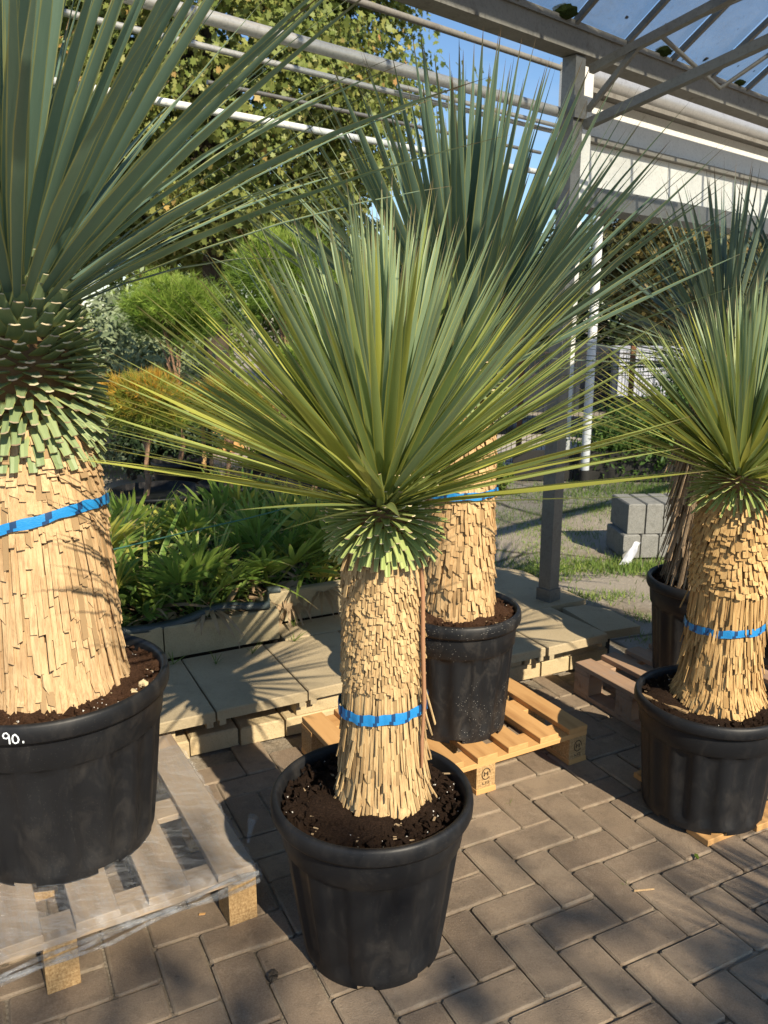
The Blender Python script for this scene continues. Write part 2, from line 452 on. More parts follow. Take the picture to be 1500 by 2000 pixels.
bn = t.bump(t.noise(7, 5, .7, vec=t.wpos((2, 9, 3)), dist=1.5), 1.0, .03); t.l.new(bn, gl.inputs['Normal'])
df = t.node('ShaderNodeBsdfDiffuse'); df.inputs['Color'].default_value = (.75, .78, .82, 1)
a_ = t.mixsh(t.ramp(t.noise(6, 6, .7, vec=t.wpos((2, 7, 3)), dist=1.2), [(.45, .02), (.78, .26)]), tr.outputs[0], df.outputs[0])
M['film'] = t.done(t.mixsh(.10, a_, gl.outputs[0]))
t = NT('windscreen'); M['dark_glass'] = t.done(t.bsdf((.02, .025, .03), .08, .5))
t = NT('car_paint'); M['carpaint'] = t.done(t.bsdf((.03, .035, .045), .25, .5))
t = NT('rubber'); M['rubber'] = t.done(t.bsdf((.02, .02, .02), .8))
t = NT('trailer_panel'); M['panel'] = t.done(t.bsdf(t.mix(t.noise(4, 4), (.42, .44, .5), (.52, .54, .6)), .5, .3))
t = NT('bamboo'); M['bamboo'] = t.done(t.bsdf(t.mix(t.noise(8, 4), (.55, .33, .13), (.68, .45, .2)), .6))

def bark(name, a, b):
    t = NT(name)
    return t.done(t.bsdf(t.mix(t.noise(9, 6, .7, vec=t.coord('Object', (3, 3, .7))), a, b), .9, .1, normal=t.bump(t.noise(14, 5, vec=t.coord('Object', (4, 4, 1))), .8, .03)))
M['bark'] = bark('bark_dark', (.05, .04, .03), (.12, .095, .07))
M['bark_warm'] = bark('bark_warm', (.22, .13, .08), (.36, .23, .15))
def foliage(name, stops, trans=.3, rough=.5):
    t = NT(name)
    c = t.ramp(t.attr('rnd'), stops)
    c = t.mix(t.ramp(t.noise(1.3, 3, vec=t.wpos()), [(.4, 0.0), (.65, .5)]), c, tuple(x * .7 for x in stops[0][1]))
    return t.done(t.mixsh(trans, t.bsdf(c, rough, .3), t.transl(c)))
M['maple'] = foliage('maple_leaves', [(0, (.11, .16, .035)), (.5, (.25, .29, .075)), (.75, (.36, .34, .10)), (.9, (.50, .29, .10)), (1, (.52, .22, .08))])
M['pine'] = foliage('pine_needles', [(0, (.11, .21, .03)), (.6, (.27, .38, .06)), (1, (.38, .46, .10))], .25)
M['pine_orange'] = foliage('pine_needles_yellowing', [(0, (.13, .19, .03)), (.4, (.26, .31, .05)), (.62, (.55, .34, .05)), (1, (.6, .28, .05))], .25)
M['conifer'] = foliage('dark_conifer', [(0, (.018, .035, .015)), (1, (.05, .085, .03))], .1)
M['olive'] = foliage('olive_leaves', [(0, (.17, .22, .12)), (.6, (.32, .38, .22)), (1, (.45, .50, .34))], .25)
M['shrub'] = foliage('shrub_leaves', [(0, (.07, .14, .03)), (.7, (.17, .27, .06)), (1, (.32, .38, .09))], .3)
M['hedge'] = foliage('far_tree_leaves', [(0, (.03, .055, .02)), (.7, (.07, .10, .03)), (1, (.14, .15, .05))], .25)
M['autumn'] = foliage('autumn_leaves', [(0, (.06, .07, .02)), (.5, (.14, .12, .035)), (.8, (.34, .24, .08)), (1, (.40, .2, .07))], .3)
M['pale_tree'] = foliage('pale_tree_leaves', [(0, (.10, .16, .03)), (.7, (.22, .30, .06)), (1, (.4, .42, .1))], .3)

# ------------------------------------------------------------------ setting: ground
AX = R(26.3)
U = Vector((math.cos(AX), math.sin(AX), 0)); W_ = Vector((-math.sin(AX), math.cos(AX), 0))
def sheet(name, pts, z, m, sub=0):
    me = mesh_np(name, [(x, y, z) for x, y in pts], [tuple(range(len(pts)))], m)
    o = link(name, me); o['kind'] = 'structure'; return o
sheet('yard_ground', [(-150, -120), (150, -120), (150, 200), (-150, 200)], -.016, M['yard'])
# paved court: sand bed plus herringbone pavers
def site(u, w): p = U * u + W_ * w; return (p.x, p.y)
EDGE_W = 2.80      # front of the stone step
court = sheet('paved_court', [site(-3.2, -3.4), site(5.2, -3.4), site(5.2, EDGE_W), site(-3.2, EDGE_W)], -.010, M['sand'])
PW = .117
def paver_mesh(name, L, W, r, rough):
    g = .0026; ch = .0045
    v, f, le = [], [], []
    def ring(ins, z, e):
        x0, x1, y0, y1 = g + ins, L - g - ins, g + ins, W - g - ins
        k = .008 if ins == 0 else .004
        pts = [(x0+k,y0),(x1-k,y0),(x1,y0+k),(x1,y1-k),(x1-k,y1),(x0+k,y1),(x0,y1-k),(x0,y0+k)]
        for p in pts:
            v.append((p[0] + random.uniform(-1, 1) * rough, p[1] + random.uniform(-1, 1) * rough, z + random.uniform(-1, 1) * rough * .4)); le.append(e)
    ring(0, -.05, .6); ring(0, -ch, 1.0); ring(ch, 0, .75); ring(ch * 2.2, 0, .0)
    n = 8
    for k in range(3):
        for i in range(n):
            j = (i + 1) % n
            f.append((k*n+i, k*n+j, (k+1)*n+j, (k+1)*n+i))
    f.append(tuple(range(3*n, 4*n)))
    return mesh_np(name, v, f, M['paver'], False, {'rnd': [r] * len(v), 'le': le})
pv = [paver_mesh('paver', PW * 2, PW, i * .13, .0012 + .0006 * (i % 3)) for i in range(6)]
o0 = Vector((.290, 1.861, 0))
insts = []
for y in range(-46, 30):
    for x in range(-46, 50):
        for kind in (0, 1):
            if kind == 0 and (x + y) % 4: continue
            if kind == 1 and (x + y - 2) % 4: continue
            p = o0 + U * (x * PW) + W_ * (y * PW)
            c = p + (U * PW + W_ * PW * .5 if kind == 0 else U * PW * .5 + W_ * PW)
            w = c.dot(W_); u_ = c.dot(U)
            if not (-3.2 < w < EDGE_W + .1 and -3.0 < u_ < 5.0): continue
            if w > EDGE_W - .06: continue
            d = (c - CAM)
            zc = d.y * math.cos(PITCH) - d.z * math.sin(PITCH)
            vis = 0
            if zc > .3:
                px = 750 + 1600 * d.x / zc; py = 1000 - 1600 * (d.y * math.sin(PITCH) + d.z * math.cos(PITCH)) / zc
                if -90 < px < 1590 and -50 < py < 2110: vis = 1
            if c.length > 4.6 and not vis: continue
            m = frame(U, W_, (0, 0, 1), p + Vector((0, 0, random.uniform(-.0025, .0025)))) if kind == 0 else frame(W_, -U, (0, 0, 1), p + U * PW + Vector((0, 0, random.uniform(-.0025, .0025))))
            m = m @ Matrix.Translation((PW, PW / 2, 0)) @ Matrix.Rotation(random.gauss(0, .010), 4, 'X') @ Matrix.Rotation(random.gauss(0, .004), 4, 'Y') @ Matrix.Rotation(random.gauss(0, .008), 4, 'Z') @ Matrix.Translation((-PW, -PW / 2, 0))
            insts.append((random.randrange(6), m, vis / d.length_squared + 1e-4 / d.length, random.random()))
scatter('paver', court, pv, insts, 300, Vector((0, 0, 0)))
print('pavers', len(insts))

# ------------------------------------------------------------------ stone step with slabs, bed kerb, bed
def P3(u, w, z): p = U * u + W_ * w; return Vector((p.x, p.y, z))
step = empty('stone_step', P3(.7, EDGE_W, 0))
tag(step, 'low step of concrete slabs on yellowish stone blocks along the paving', 'step')
SI = Matrix.Translation(-step.location)
SF = SI @ frame(U, W_, (0, 0, 1), (0, 0, 0))
mb = MB(); mb.box((-1.6, EDGE_W + .13, 0), (2.44, 3.78, .15)); mb.build('core', M['darkwall'], step, SF)
for c_, (zz, hh) in enumerate(((0.0, .072), (.074, .07))):
    u = -1.5 + .11 * c_
    while u < 2.42:
        w_ = random.uniform(.15, .26)
        if c_ == 1 and random.random() < .16: u += w_; continue
        m = MB(); d0 = random.uniform(-.008, .012)
        m.box((0, 0, 0), (w_ - .008, .12, hh), ch=.006)
        m.build('stone', M['stone'], step, SF @ Matrix.Translation((u, EDGE_W + d0, zz)) @ Matrix.Rotation(random.gauss(0, .012), 4, 'Z'))
        u += w_
def slab(u0, u1, w0, w1, z1, rot=0.0, cut=None, ribs=True):
    m = MB()
    L, D = u1 - u0, w1 - w0
    g = .004
    if cut:
        v = [(g, g), (L - g, g), (L - g, D - g - cut), (L - g - cut * .8, D - g), (g, D - g)]
        n = len(v)
        vv = [(x, y, -.04) for x, y in v] + [(x, y, 0) for x, y in v]
        m.add(vv, [tuple(reversed(range(n))), tuple(range(n, 2 * n))] + [(i, (i+1) % n, n + (i+1) % n, n + i) for i in range(n)])
    else:
        m.box((g, g, -.04), (L - g, D - g, 0), ch=.004)
    o = m.build('slab', M['slab'], step, SF @ Matrix.Translation((u0, w0, z1)) @ Matrix.Rotation(rot, 4, 'Z'))
    if ribs:
        for x in (.012, L - .037):
            r = MB(); r.box((x, .006, -.062), (x + .025, .10, -.041)); r.build('rib', M['slab'], o)
us = [-1.52, -1.155, -.79, -.425, -.06, .305, .67, 1.035, 1.40, 1.765, 2.13, 2.48]
for i in range(len(us) - 1):
    right = us[i] > 1.7
    slab(us[i], us[i+1], (2.69 if right else 2.75) + random.uniform(-.012, .012), 3.285, .192 + random.uniform(-.003, .003), random.gauss(.012, .008))
for i, (a, b) in enumerate(((1.13, 1.52), (1.53, 1.92))):
    slab(a, b, 3.292, 3.49, .190, 0, None, False)
slab(1.93, 2.30, 3.30, 3.78, .189, .0, None, False)
slab(2.31, 2.69, 3.10, 3.78, .196, .0, .12, False)
slab(2.485, 2.70, 2.74, 3.09, .184, -.10, .1, False)
# loose support under the outer slabs
m = MB(); m.box((2.45, 2.86, 0), (2.64, 3.7, .143)); m.build('core', M['darkwall'], step, SF)

kerb = empty('bed_kerb', P3(.2, 3.3, .19))
tag(kerb, 'upright mossy concrete kerb slabs holding the fan palm bed behind the step', 'kerb')
KI = Matrix.Translation(-kerb.location) @ frame(U, W_, (0, 0, 1), (0, 0, 0))
def kslab(u0, u1, w, h, z0=.193, rot=0):
    m = MB(); m.box((.003, 0, 0), (u1 - u0 - .003, .05, h), ch=.006)
    m.build('kerb_slab', M['kerb'], kerb, KI @ Matrix.Translation((u0, w, z0)) @ Matrix.Rotation(rot, 4, 'Z'))
for a, b in ((-1.4, -.9), (-.9, -.4), (-.4, .1), (.1, .6), (.6, 1.115)):
    kslab(a, b, 3.30 + random.uniform(-.006, .006), .145 + random.uniform(-.006, .006), rot=random.gauss(0, .008))
m = MB(); m.box((1.066, 3.352, .193), (1.115, 3.50, .335), ch=.005); m.build('kerb_slab', M['kerb'], kerb, KI)
for a, b in ((1.12, 1.52), (1.52, 1.93)):
    kslab(a, b, 3.502, .15)
kslab(1.94, 2.47, 3.60, .09, .193)
bedm = MB()
mm_ = frame(U, W_, (0, 0, 1), (0, 0, 0))
bedm.box((-1.9, 3.36, .0), (1.05, 5.2, .27), mm_); 
o = bedm.build('bed_soil', M['bedsoil']); o['kind'] = 'structure'
bedm = MB(); bedm.box((1.06, 3.57, .0), (1.93, 5.2, .262), mm_)
o = bedm.build('bed_soil', M['bedsoil']); o['kind'] = 'structure'
# wavy black liner along the kerb top
pts = []
for i in range(46):
    u = -1.4 + i * .0575
    wv = 3.335 + .014 * math.sin(u * 9) + .006 * math.sin(u * 23)
    zz = .352 + .016 * math.sin(u * 7.3 + 1) + .007 * math.sin(u * 17)
    if u > 1.12: wv += .19
    pts.append((u, wv, zz))
v, f = [], []
for i, (u, w, z) in enumerate(pts):
    tw = .35 * math.sin(i * .5)
    for (a, b) in ((-.022 - .006 * tw, -.012), (-.016, .008 + .006 * tw), (.016, .012), (.024, -.03)):
        v.append(P3(u, w + a, z + b))
for i in range(len(pts) - 1):
    for k in range(3):
        f.append((i*4+k, (i+1)*4+k, (i+1)*4+k+1, i*4+k+1))
    f.append((i*4+3, (i+1)*4+3, (i+1)*4, i*4))
o = link('liner_strip', mesh_np('liner_strip', v, f, M['liner'], True))
tag(o, 'wavy dark plastic liner edge lying on top of the bed kerb', 'liner')
# cord across the bed
m = MB()
m.tube([P3(-.3 + k * .13, 3.42 + .015 * math.sin(k), .60 + .004 * (k - 6) ** 2 * .25 + .012 * k) for k in range(13)], .0035, 5)
o = m.build('green_cord', M['cord']); tag(o, 'thin green cord stretched through the fan palms above the kerb', 'cord')
for k in (0, 12):
    pass

# ------------------------------------------------------------------ greenhouse
GD = Vector((.743, .669, 0)); PN = Vector((.669, -.743, 0)); GP = Vector((.84, 3.98, 0))
gh = empty('greenhouse_frame', (GP.x, GP.y, .195))
tag(gh, 'galvanised greenhouse frame with dirty glass roof, grey post and pipes', 'greenhouse')
GI = Matrix.Translation(-gh.location)
def GX(s, q, z): p = GP + GD * s + PN * q; return Vector((p.x, p.y, z))
GF = frame(GD, -PN, (0, 0, 1), (GP.x, GP.y, 0))    # local x along the gutter, y away from the camera
def gbox(name, a, b, mat, ch=0):
    m = MB(); m.box(a, b, ch=ch); return m.build(name, mat, gh, GI @ GF)
BZ, GDST = 2.72, 2.1
gbox('post', (-.036, -.036, .197), (.036, .036, 2.715), M['galv'], 0)
gbox('base_plate', (-.043, -.043, .1965), (.043, .043, .26), M['galv'])
for s in (-4.4, 4.4):
    gbox('post', (s - .036, -.036, 0), (s + .036, .036, 2.715), M['galv'])
for s in (-4.4, 4.4):
    gbox('post', (s - .036, -GDST - .036, 0), (s + .036, -GDST + .036, 2.715), M['galv'])
# gutter beams: channel with folded lip
for q in (0, -GDST):
    m = MB()
    m.box((-4.6, q - .05, BZ if q == 0 else BZ + .04), (4.6, q + .05, BZ + .10))
    m.box((-4.6, q - .062, BZ + .086), (4.6, q - .0505, BZ + .112))
    m.build('gutter_beam', M['galv_beam'], gh, GI @ GF)
RIDQ = GDST / 2; SL = .7
RZ = BZ + .115 + SL * (RIDQ - .04)
m = MB(); m.box((-4.6, -RIDQ - .02, RZ - .03), (4.6, -RIDQ + .02, RZ + .02)); m.build('ridge_bar', M['galv'], gh, GI @ GF)
barS = [-.08 + .4 * k for k in range(-11, 12)]
for s in barS:
    for side in (0, 1):
        a = GX(s, .04 if not side else GDST - .04, BZ + .112)
        b = GX(s, RIDQ - .02 if not side else RIDQ + .02, RZ - .01)
        d = (b - a); L = d.length; d.normalize()
        n = d.cross(GD).normalized()
        m = MB(); m.box((0, -.011, -.026), (L, .011, .0))
        m.build('glazing_bar', M['galv'], gh, GI @ frame(d, GD, d.cross(GD).normalized(), a) if d.cross(GD).z > 0 else GI @ frame(d, -GD, d.cross(-GD).normalized(), a))
for k in range(len(barS) - 1):
    for side in (0, 1):
        if side and -2.6 < barS[k] < -2.0: continue      # two unseen far-slope panes left out so sun reaches the bed
        a = GX(barS[k] + .008, .045 if not side else GDST - .045, BZ + .122)
        a2 = GX(barS[k+1] - .008, .045 if not side else GDST - .045, BZ + .122)
        b = GX(barS[k] + .008, RIDQ - .03 if not side else RIDQ + .03, RZ + .012)
        b2 = GX(barS[k+1] - .008, RIDQ - .03 if not side else RIDQ + .03, RZ + .012)
        vv = [p - gh.location for p in (a, a2, b2, b)]
        nrm = (vv[1] - vv[0]).cross(vv[3] - vv[0]).normalized() * .004
        vv += [p + nrm for p in vv]
        o = link('glass_pane', mesh_np('glass_pane', vv[:4], [(0, 1, 2, 3)], M['glass'] if side else M['glass_mossy']), gh)
# lattice truss from the post towards the yard
def gtube(name, a, b, r, mat, n=10):
    m = MB(); m.tube([a, b], r, n); return m.build(name, mat, gh, GI)
tr_ = .21
def gbar(name, a, b, w, mat):
    d = (b - a); L = d.length; d.normalize(); s_ = d.cross(Vector((0, 0, 1))).normalized(); u_ = s_.cross(d)
    m = MB(); m.box((0, -w, -w), (L, w, w)); return m.build(name, mat, gh, GI @ frame(d, s_, u_, a))
gbar('truss_chord', GX(.05, .055, 2.665), GX(.05, 1.1, 2.665 + tr_ * 1.06), .017, M['galv'])
gbar('truss_chord', GX(.05, .04, 2.44), GX(.05, 1.6, 2.44 + tr_ * 1.56), .019, M['galv'])
gbar('truss_strut', GX(.05, .30, 2.72), GX(.05, .05, 2.50), .011, M['galv'])
gtube('brace_rod', GX(.07, .33, 2.735), GX(.6, .95, 3.05), .011, M['galv'])
gtube('brace_rod', GX(.06, .36, 2.75), GX(.75, .30, 2.66), .010, M['galv'])
gtube('brace_rod', GX(.75, .30, 2.66), GX(1.2, 1.0, 3.2), .010, M['galv'])
# heating pipes along the open side
def pipe(q, z, s0, s1, r, mat=None, name='pipe'):
    gtube(name, GX(s0, q, z), GX(s1, q, z), r, mat or M['pipe'], 14)
pipe(-.045 - .024, 2.505, -4.3, .10, .022)
gbox('pipe_clamp', (-.045, -.05, 2.46), (.045, -.037, 2.55), M['galv'])
pipe(-.10, 2.43, -4.3, .02, .010)
pipe(-.065, 2.445, -1.0, .05, .009)
pipe(-.06, 2.235, -4.3, .0, .012, M['post_white'])
pipe(-.36, 2.815, -4.3, .70, .014, M['galv_beam'])
pipe(-1.1, 2.62, -1.2, 1.2, .010, M['galv'])
# moss clumps on the gutter
for s, r_ in ((-.17, .035), (.62, .028), (1.03, .025), (1.42, .02)):
    bm = bmesh.new(); bmesh.ops.create_icosphere(bm, subdivisions=3, radius=r_)
    for vv in bm.verts:
        vv.co.z *= .8; vv.co *= 1 + random.uniform(-.14, .14)
        vv.co.x *= 1.5
    me = bpy.data.meshes.new('moss_clump'); bm.to_mesh(me); bm.free(); me.materials.append(M['moss'])
    link('moss_clump', me, gh, Matrix.Translation(GX(s, .065, BZ + .125) - gh.location))
# white gutter panels of the neighbouring house
ng = empty('shade_housing', GX(.53, -.3, 2.2))
tag(ng, 'white painted metal panel housing with roller tube behind the greenhouse gutter', 'panel')
NI = Matrix.Translation(-ng.location) @ GF
def nbox(name, a, b, mat, ch=0): m = MB(); m.box(a, b, ch=ch); return m.build(name, mat, ng, NI)
nbox('end_post', (.38, .24, 2.19), (.50, .36, 2.84), M['white_metal'])
nbox('upper_panel', (.502, .30, 2.505), (5.2, .325, 2.70), M['white_metal'])
nbox('lower_panel', (.502, .285, 2.265), (5.2, .32, 2.475), M['white_metal'])
nbox('ledge', (.502, .245, 2.476), (5.2, .34, 2.502), M['galv_beam'])
nbox('top_ledge', (.502, .24, 2.702), (5.2, .34, 2.725), M['galv_beam'])
nbox('bottom_rail', (.40, .25, 2.16), (5.2, .44, 2.262), M['galv'])
for k in range(9):
    nbox('seam', (1.35 + k * .5, .282, 2.27), (1.365 + k * .5, .2845, 2.47), M['white_metal'])
m = MB(); m.tube([GX(.505, -.30, 2.785), GX(5.2, -.30, 2.785)], .052, 20); m.build('roller_tube', M['pipe'], ng, Matrix.Translation(-ng.location))
nbox('end_post', (5.1, .26, 0), (5.2, .36, 2.155), M['white_metal'])

# ------------------------------------------------------------------ pallets
def pallet(name, corner, ang, Wd, Dp, nb, bw, mat, blockmat, label, h=.144, blocks=3, bot=True):
    """corner = near right corner; boards run away from the camera along ang+90, Wd along -ang"""
    x = Vector((math.cos(ang), math.sin(ang), 0)); y = Vector((-math.sin(ang), math.cos(ang), 0))
    t_ = .020
    c = Vector((*corner, 0))
    e = empty(name, c, ang); tag(e, label, 'pallet')
    zt = h
    # top boards
    for i in range(nb):
        u1 = -(Wd - bw) * i / (nb - 1)
        m = MB(); m.box((0, 0, 0), (Dp + random.uniform(-.004, .006), bw * random.uniform(.94, 1.0), t_), ch=.002)
        m.build('board', mat, e, Matrix.Translation((u1, random.uniform(-.004, .004), zt - t_)) @ Matrix.Rotation(random.gauss(0, .004), 4, 'Z') @ frame((0, 1, 0), (-1, 0, 0), (0, 0, 1), (0, 0, 0)))
    bs = .078
    ys = [0, (Dp - .095) / 2, Dp - .095]
    for k in range(3):
        m = MB(); m.box((-Wd, 0, 0), (0, .095, t_ - .002), ch=.002)
        m.build('stringer', mat, e, Matrix.Translation((0, ys[k] + .002, zt - 2 * t_)))
    xs = [-bs, -(Wd / 2) - bs / 2, -Wd]
    zb = t_ if bot else 0
    bl = []
    for a in xs:
        for k in range(3):
            m = MB(); m.box((0, 0, 0), (bs, .091, zt - 2 * t_ - zb - .001), ch=.003)
            bl.append(m.build('block', blockmat, e, Matrix.Translation((a, ys[k] + .004, zb))))
        if bot:
            m = MB(); m.box((0, 0, 0), (bs + .004, Dp, t_), ch=.002)
            m.build('bottom_board', mat, e, Matrix.Translation((a - .002, 0, 0)))
    return e, bl
pl, _ = pallet('pallet', (-.345, 1.925), R(29.5), 1.0, .82, 6, .11, M['wood_grey'], M['chipwood'], 'weathered grey pallet wrapped in torn clear plastic film under the widest pot', h=.17, bot=False)
pc, blk = pallet('pallet', (.748, 2.748), R(28.6), .90, .56, 7, .085, M['wood_fresh'], M['chipwood'], 'fresh orange pine pallet with stamped blocks under a black pot beside the step')
pd_, _ = pallet('pallet', (1.115 + .97, 2.775 + .515), R(27.5), 1.10, .60, 8, .085, M['wood_dark'], M['wood_dark'], 'dark brown weathered pallet under the pots of the yuccas with shaggy dry skirts')
# burnt stamps on the visible block faces
def ribbon(pts, wd, conv):
    v, f = [], []
    for i, p in enumerate(pts):
        a = pts[max(i - 1, 0)]; b = pts[min(i + 1, len(pts) - 1)]
        dx, dy = b[0] - a[0], b[1] - a[1]; l = math.hypot(dx, dy) or 1
        nx, ny = -dy / l * wd / 2, dx / l * wd / 2
        v += [conv(p[0] + nx, p[1] + ny), conv(p[0] - nx, p[1] - ny)]
    for i in range(len(pts) - 1): f.append((2*i, 2*i+1, 2*i+3, 2*i+2))
    return v, f
def stamp(parent, x0, z0):
    m = MB()
    cv = lambda a, b: (x0 + a, -.0015, z0 + b)
    ring = [(.017 * math.cos(t), .021 * math.sin(t)) for t in np.linspace(0, 5.6, 22)]
    for pts, w in ((ring, .003), ([(-.007, -.008), (-.007, .008), (0, -.001), (.007, .008), (.007, -.008)], .0045),
                   ([(-.013, -.030), (-.013, -.038), (-.005, -.038)], .0025), ([(0, -.030), (0, -.038)], .0025), ([(.004, -.030), (.012, -.030), (.012, -.038), (.005, -.038)], .0025)):
        v, f = ribbon(pts, w, cv); m.add(v, f)
    m.build('stamp', M['ink'], parent)
stamp(blk[3], .039, .052); stamp(blk[0], .039, .048)

# stretch film over the left pallet
e = empty('plastic_film', (-.345, 1.925, .173), R(29.5)); tag(e, 'torn transparent stretch film draped over the grey pallet boards', 'film')
v, f = [], []
nx, ny = 46, 26
for j in range(ny + 1):
    for i in range(nx + 1):
        a, b = i / nx, j / ny
        x = .012 - a * .95; y = -.018 + b * .74
        z = .0025 + .0025 * math.sin(i * 1.9 + j * .7) * math.sin(j * 1.1)
        if j == 0: z -= .032 + .008 * math.sin(i * .8); y += .002
        if j == 1: z += .003; y -= .016
        if i == 0: z -= .02; 
        gap = math.sin(a * 8.2 * math.pi) < -.2
        if gap and 1 < j < ny: z -= .0015
        v.append((x + .004 * math.sin(j * 2.1), y + .004 * math.sin(i * 1.3), z))
for j in range(ny):
    for i in range(nx):
        f.append((j*(nx+1)+i, j*(nx+1)+i+1, (j+1)*(nx+1)+i+1, (j+1)*(nx+1)+i))
link('sheet', mesh_np('sheet', v, f, M['film'], True), e)
m = MB()
for k in range(3):
    pts = [(.0 - .055 * i - .3 * k * 0, -.022 - .003 * k + .004 * math.sin(i * 1.3 + k), -.012 - .010 * k - .0035 * i + .006 * math.sin(i * .9 + k * 2)) for i in range(17)]
    m.tube(pts, [.0035 + .003 * abs(math.sin(i * 1.7 + k)) for i in range(17)], 6)
m.build('rolled_edge', M['film'], e)
m = MB(); m.tube([(.015, .10, -.005), (.035, .13, .015), (.05, .16, .03), (.065, .17, .015), (.06, .19, -.02), (.05, .2, -.05)], [.004, .009, .012, .010, .008, .003], 6)
m.build('loose_scrap', M['film'], e)

# offcuts under the right pot
for (x, y, a, L) in ((1.005, 2.235, R(28), .17), (1.19, 2.31, R(27), .30)):
    m = MB(); m.box((0, 0, 0), (L, .085, .021), ch=.002)
    o = m.build('wood_offcut', M['wood_fresh'], None, Matrix.Translation((x, y, .0005)) @ Matrix.Rotation(a, 4, 'Z'))
    tag(o, ('short' if L < .2 else 'long') + ' pine board offcut wedged under the low pot on the paving', 'board')
m = MB(); m.box((0, 0, 0), (.3, .08, .021), ch=.002)
o = m.build('wood_offcut', M['wood_fresh'], None, Matrix.Translation((.93, 2.56, .0005)) @ Matrix.Rotation(R(28), 4, 'Z'))
tag(o, 'pine board offcut under the step side of the low pot', 'board')

# ------------------------------------------------------------------ yucca parts
def leaf_mesh(name, mat, bend, wscale, seed, keel=.22, segs=8):
    r = random.Random(seed)
    prof = [(0, .6), (.06, .66), (.2, .9), (.36, 1.0), (.55, .84), (.74, .53), (.88, .26), (.96, .09), (1.0, .012)]
    v, f, le, lt = [], [], [], []
    tw = r.uniform(-.35, .35); sway = r.uniform(-.02, .02)
    for t_, w in prof:
        z = -bend * t_ * t_
        y = t_ - .35 * bend * bend * t_ ** 3
        a = tw * t_
        for xx, e in ((-1, 1.0), (-.72, .8), (0, 0.0), (.72, .8), (1, 1.0)):
            x = xx * w * .5 * wscale
            zz = abs(xx) * w * .5 * wscale * keel
            v.append((x * math.cos(a) - zz * math.sin(a) + sway * t_ * t_, y, z + x * math.sin(a) + zz * math.cos(a)))
            le.append(e); lt.append(t_)
    for i in range(len(prof) - 1):
        for k in range(4):
            f.append((i*5+k, i*5+k+1, (i+1)*5+k+1, (i+1)*5+k))
    return mesh_np(name, v, f, mat, True, {'rnd': [r.random()] * len(v), 'le': le, 'lt': lt})

def stub_mesh(name, mat, seed):
    r = random.Random(seed)
    v, f, le, lt = [], [], [], []
    for t_, w in ((0, 1.0), (.35, .82), (.7, .62), (1.0, .56 + r.uniform(-.04, .06))):
        dz = -.12 * t_ * t_
        sk = r.uniform(-.05, .05) if t_ == 1.0 else 0
        for xx, zz, e in ((-.5, 0, 1.0), (-.38, -.25, .5), (0, -.42, 0.0), (.38, -.25, .5), (.5, 0, 1.0), (.36, .38, .5), (0, .16, 0.0), (-.36, .38, .5)):
            v.append((xx * w, t_ + sk * xx, (zz + .1 * abs(xx) * 2) * (1.05 - .4 * t_) + dz)); le.append(e); lt.append(t_)
    mi = []
    for i in range(3):
        for k in range(8):
            k2 = (k + 1) % 8
            f.append((i*8+k, i*8+k2, (i+1)*8+k2, (i+1)*8+k)); mi.append(0)
    f.append(tuple(range(24, 32))); mi.append(1)
    return mesh_np(name, v, f, [mat, M['cut']], False, {'rnd': [r.random()] * len(v), 'le': le, 'lt': lt}, mi)

def strip_mesh(name, mat, seed, curl=.6):
    """unit dry strip: x width, y outward, hangs from z=0 to z=-1"""
    r = random.Random(seed)
    v = []
    c0, c1 = r.uniform(-.11, .08), r.uniform(-.11, .08)
    tw = r.uniform(-.3, .3)
    for z, y, w in ((0, -.4, .92), (-.55, .35 + r.uniform(-.2, .2), 1.0), (-1, 1.0 + curl * r.uniform(.0, 1.0), .9 + r.uniform(-.1, .1))):
        sh = r.uniform(-.07, .07)
        for xx, dy, e in ((-.5, 0, c0), (.5, 0, c1), (.42, -1.0, c1), (-.42, -1.0, c0)):
            v.append((xx * w + sh, y + dy + tw * xx * (-z), z + (e if z == -1 else 0)))
    f = []
    for i in range(2):
        for k in range(4):
            k2 = (k + 1) % 4
            f.append((i*4+k, (i+1)*4+k, (i+1)*4+k2, i*4+k2))
    f.append((8, 11, 10, 9))
    return mesh_np(name, v, f, mat, False, {'rnd': [r.random()] * len(v)})

def lathe(prof, n=96, fl=0, depth=0.0, fz=(0, 0), skip=None):
    """prof: list of (r,z); flutes between fz"""
    v, f = [], []
    for i, (r_, z) in enumerate(prof):
        for k in range(n):
            a = 2 * math.pi * k / n
            rr = r_
            if fl and fz[0] < z < fz[1]:
                s_ = math.sin(a * fl)
                rr -= depth * max(-1, min(1, s_ * 3.5)) * .5 + depth * .5
            v.append((rr * math.cos(a), rr * math.sin(a), z))
    for i in range(len(prof) - 1):
        for k in range(n):
            if skip and skip(i, k / n): continue
            k2 = (k + 1) % n
            f.append((i*n+k, i*n+k2, (i+1)*n+k2, (i+1)*n+k))
    return v, f

def interp(tab, z):
    for (z0, r0), (z1, r1) in zip(tab[:-1], tab[1:]):
        if (z0 <= z <= z1) or (z1 <= z <= z0):
            return r0 + (r1 - r0) * (z - z0) / (z1 - z0)
    return tab[0][1] if abs(z - tab[0][0]) < abs(z - tab[-1][0]) else tab[-1][1]

VAR = {}
def variants(kind, mat, n):
    key = (kind, mat)
    if key not in VAR:
        mk = {'scale': lambda i: strip_mesh('dry_scale', M[mat], i), 'stub': lambda i: stub_mesh('leaf_stub', M[mat], i)}[kind]
        VAR[key] = [mk(i) for i in range(n)]
    return VAR[key]
LV = {}
def leaf_variants(mat):
    if mat not in LV:
        LV[mat] = [leaf_mesh('leaf', M[mat], b, .03, 7 * i + 3) for i, b in enumerate((.0, .03, .06, .1, .15, .22, .3, .4))]
    return LV[mat]

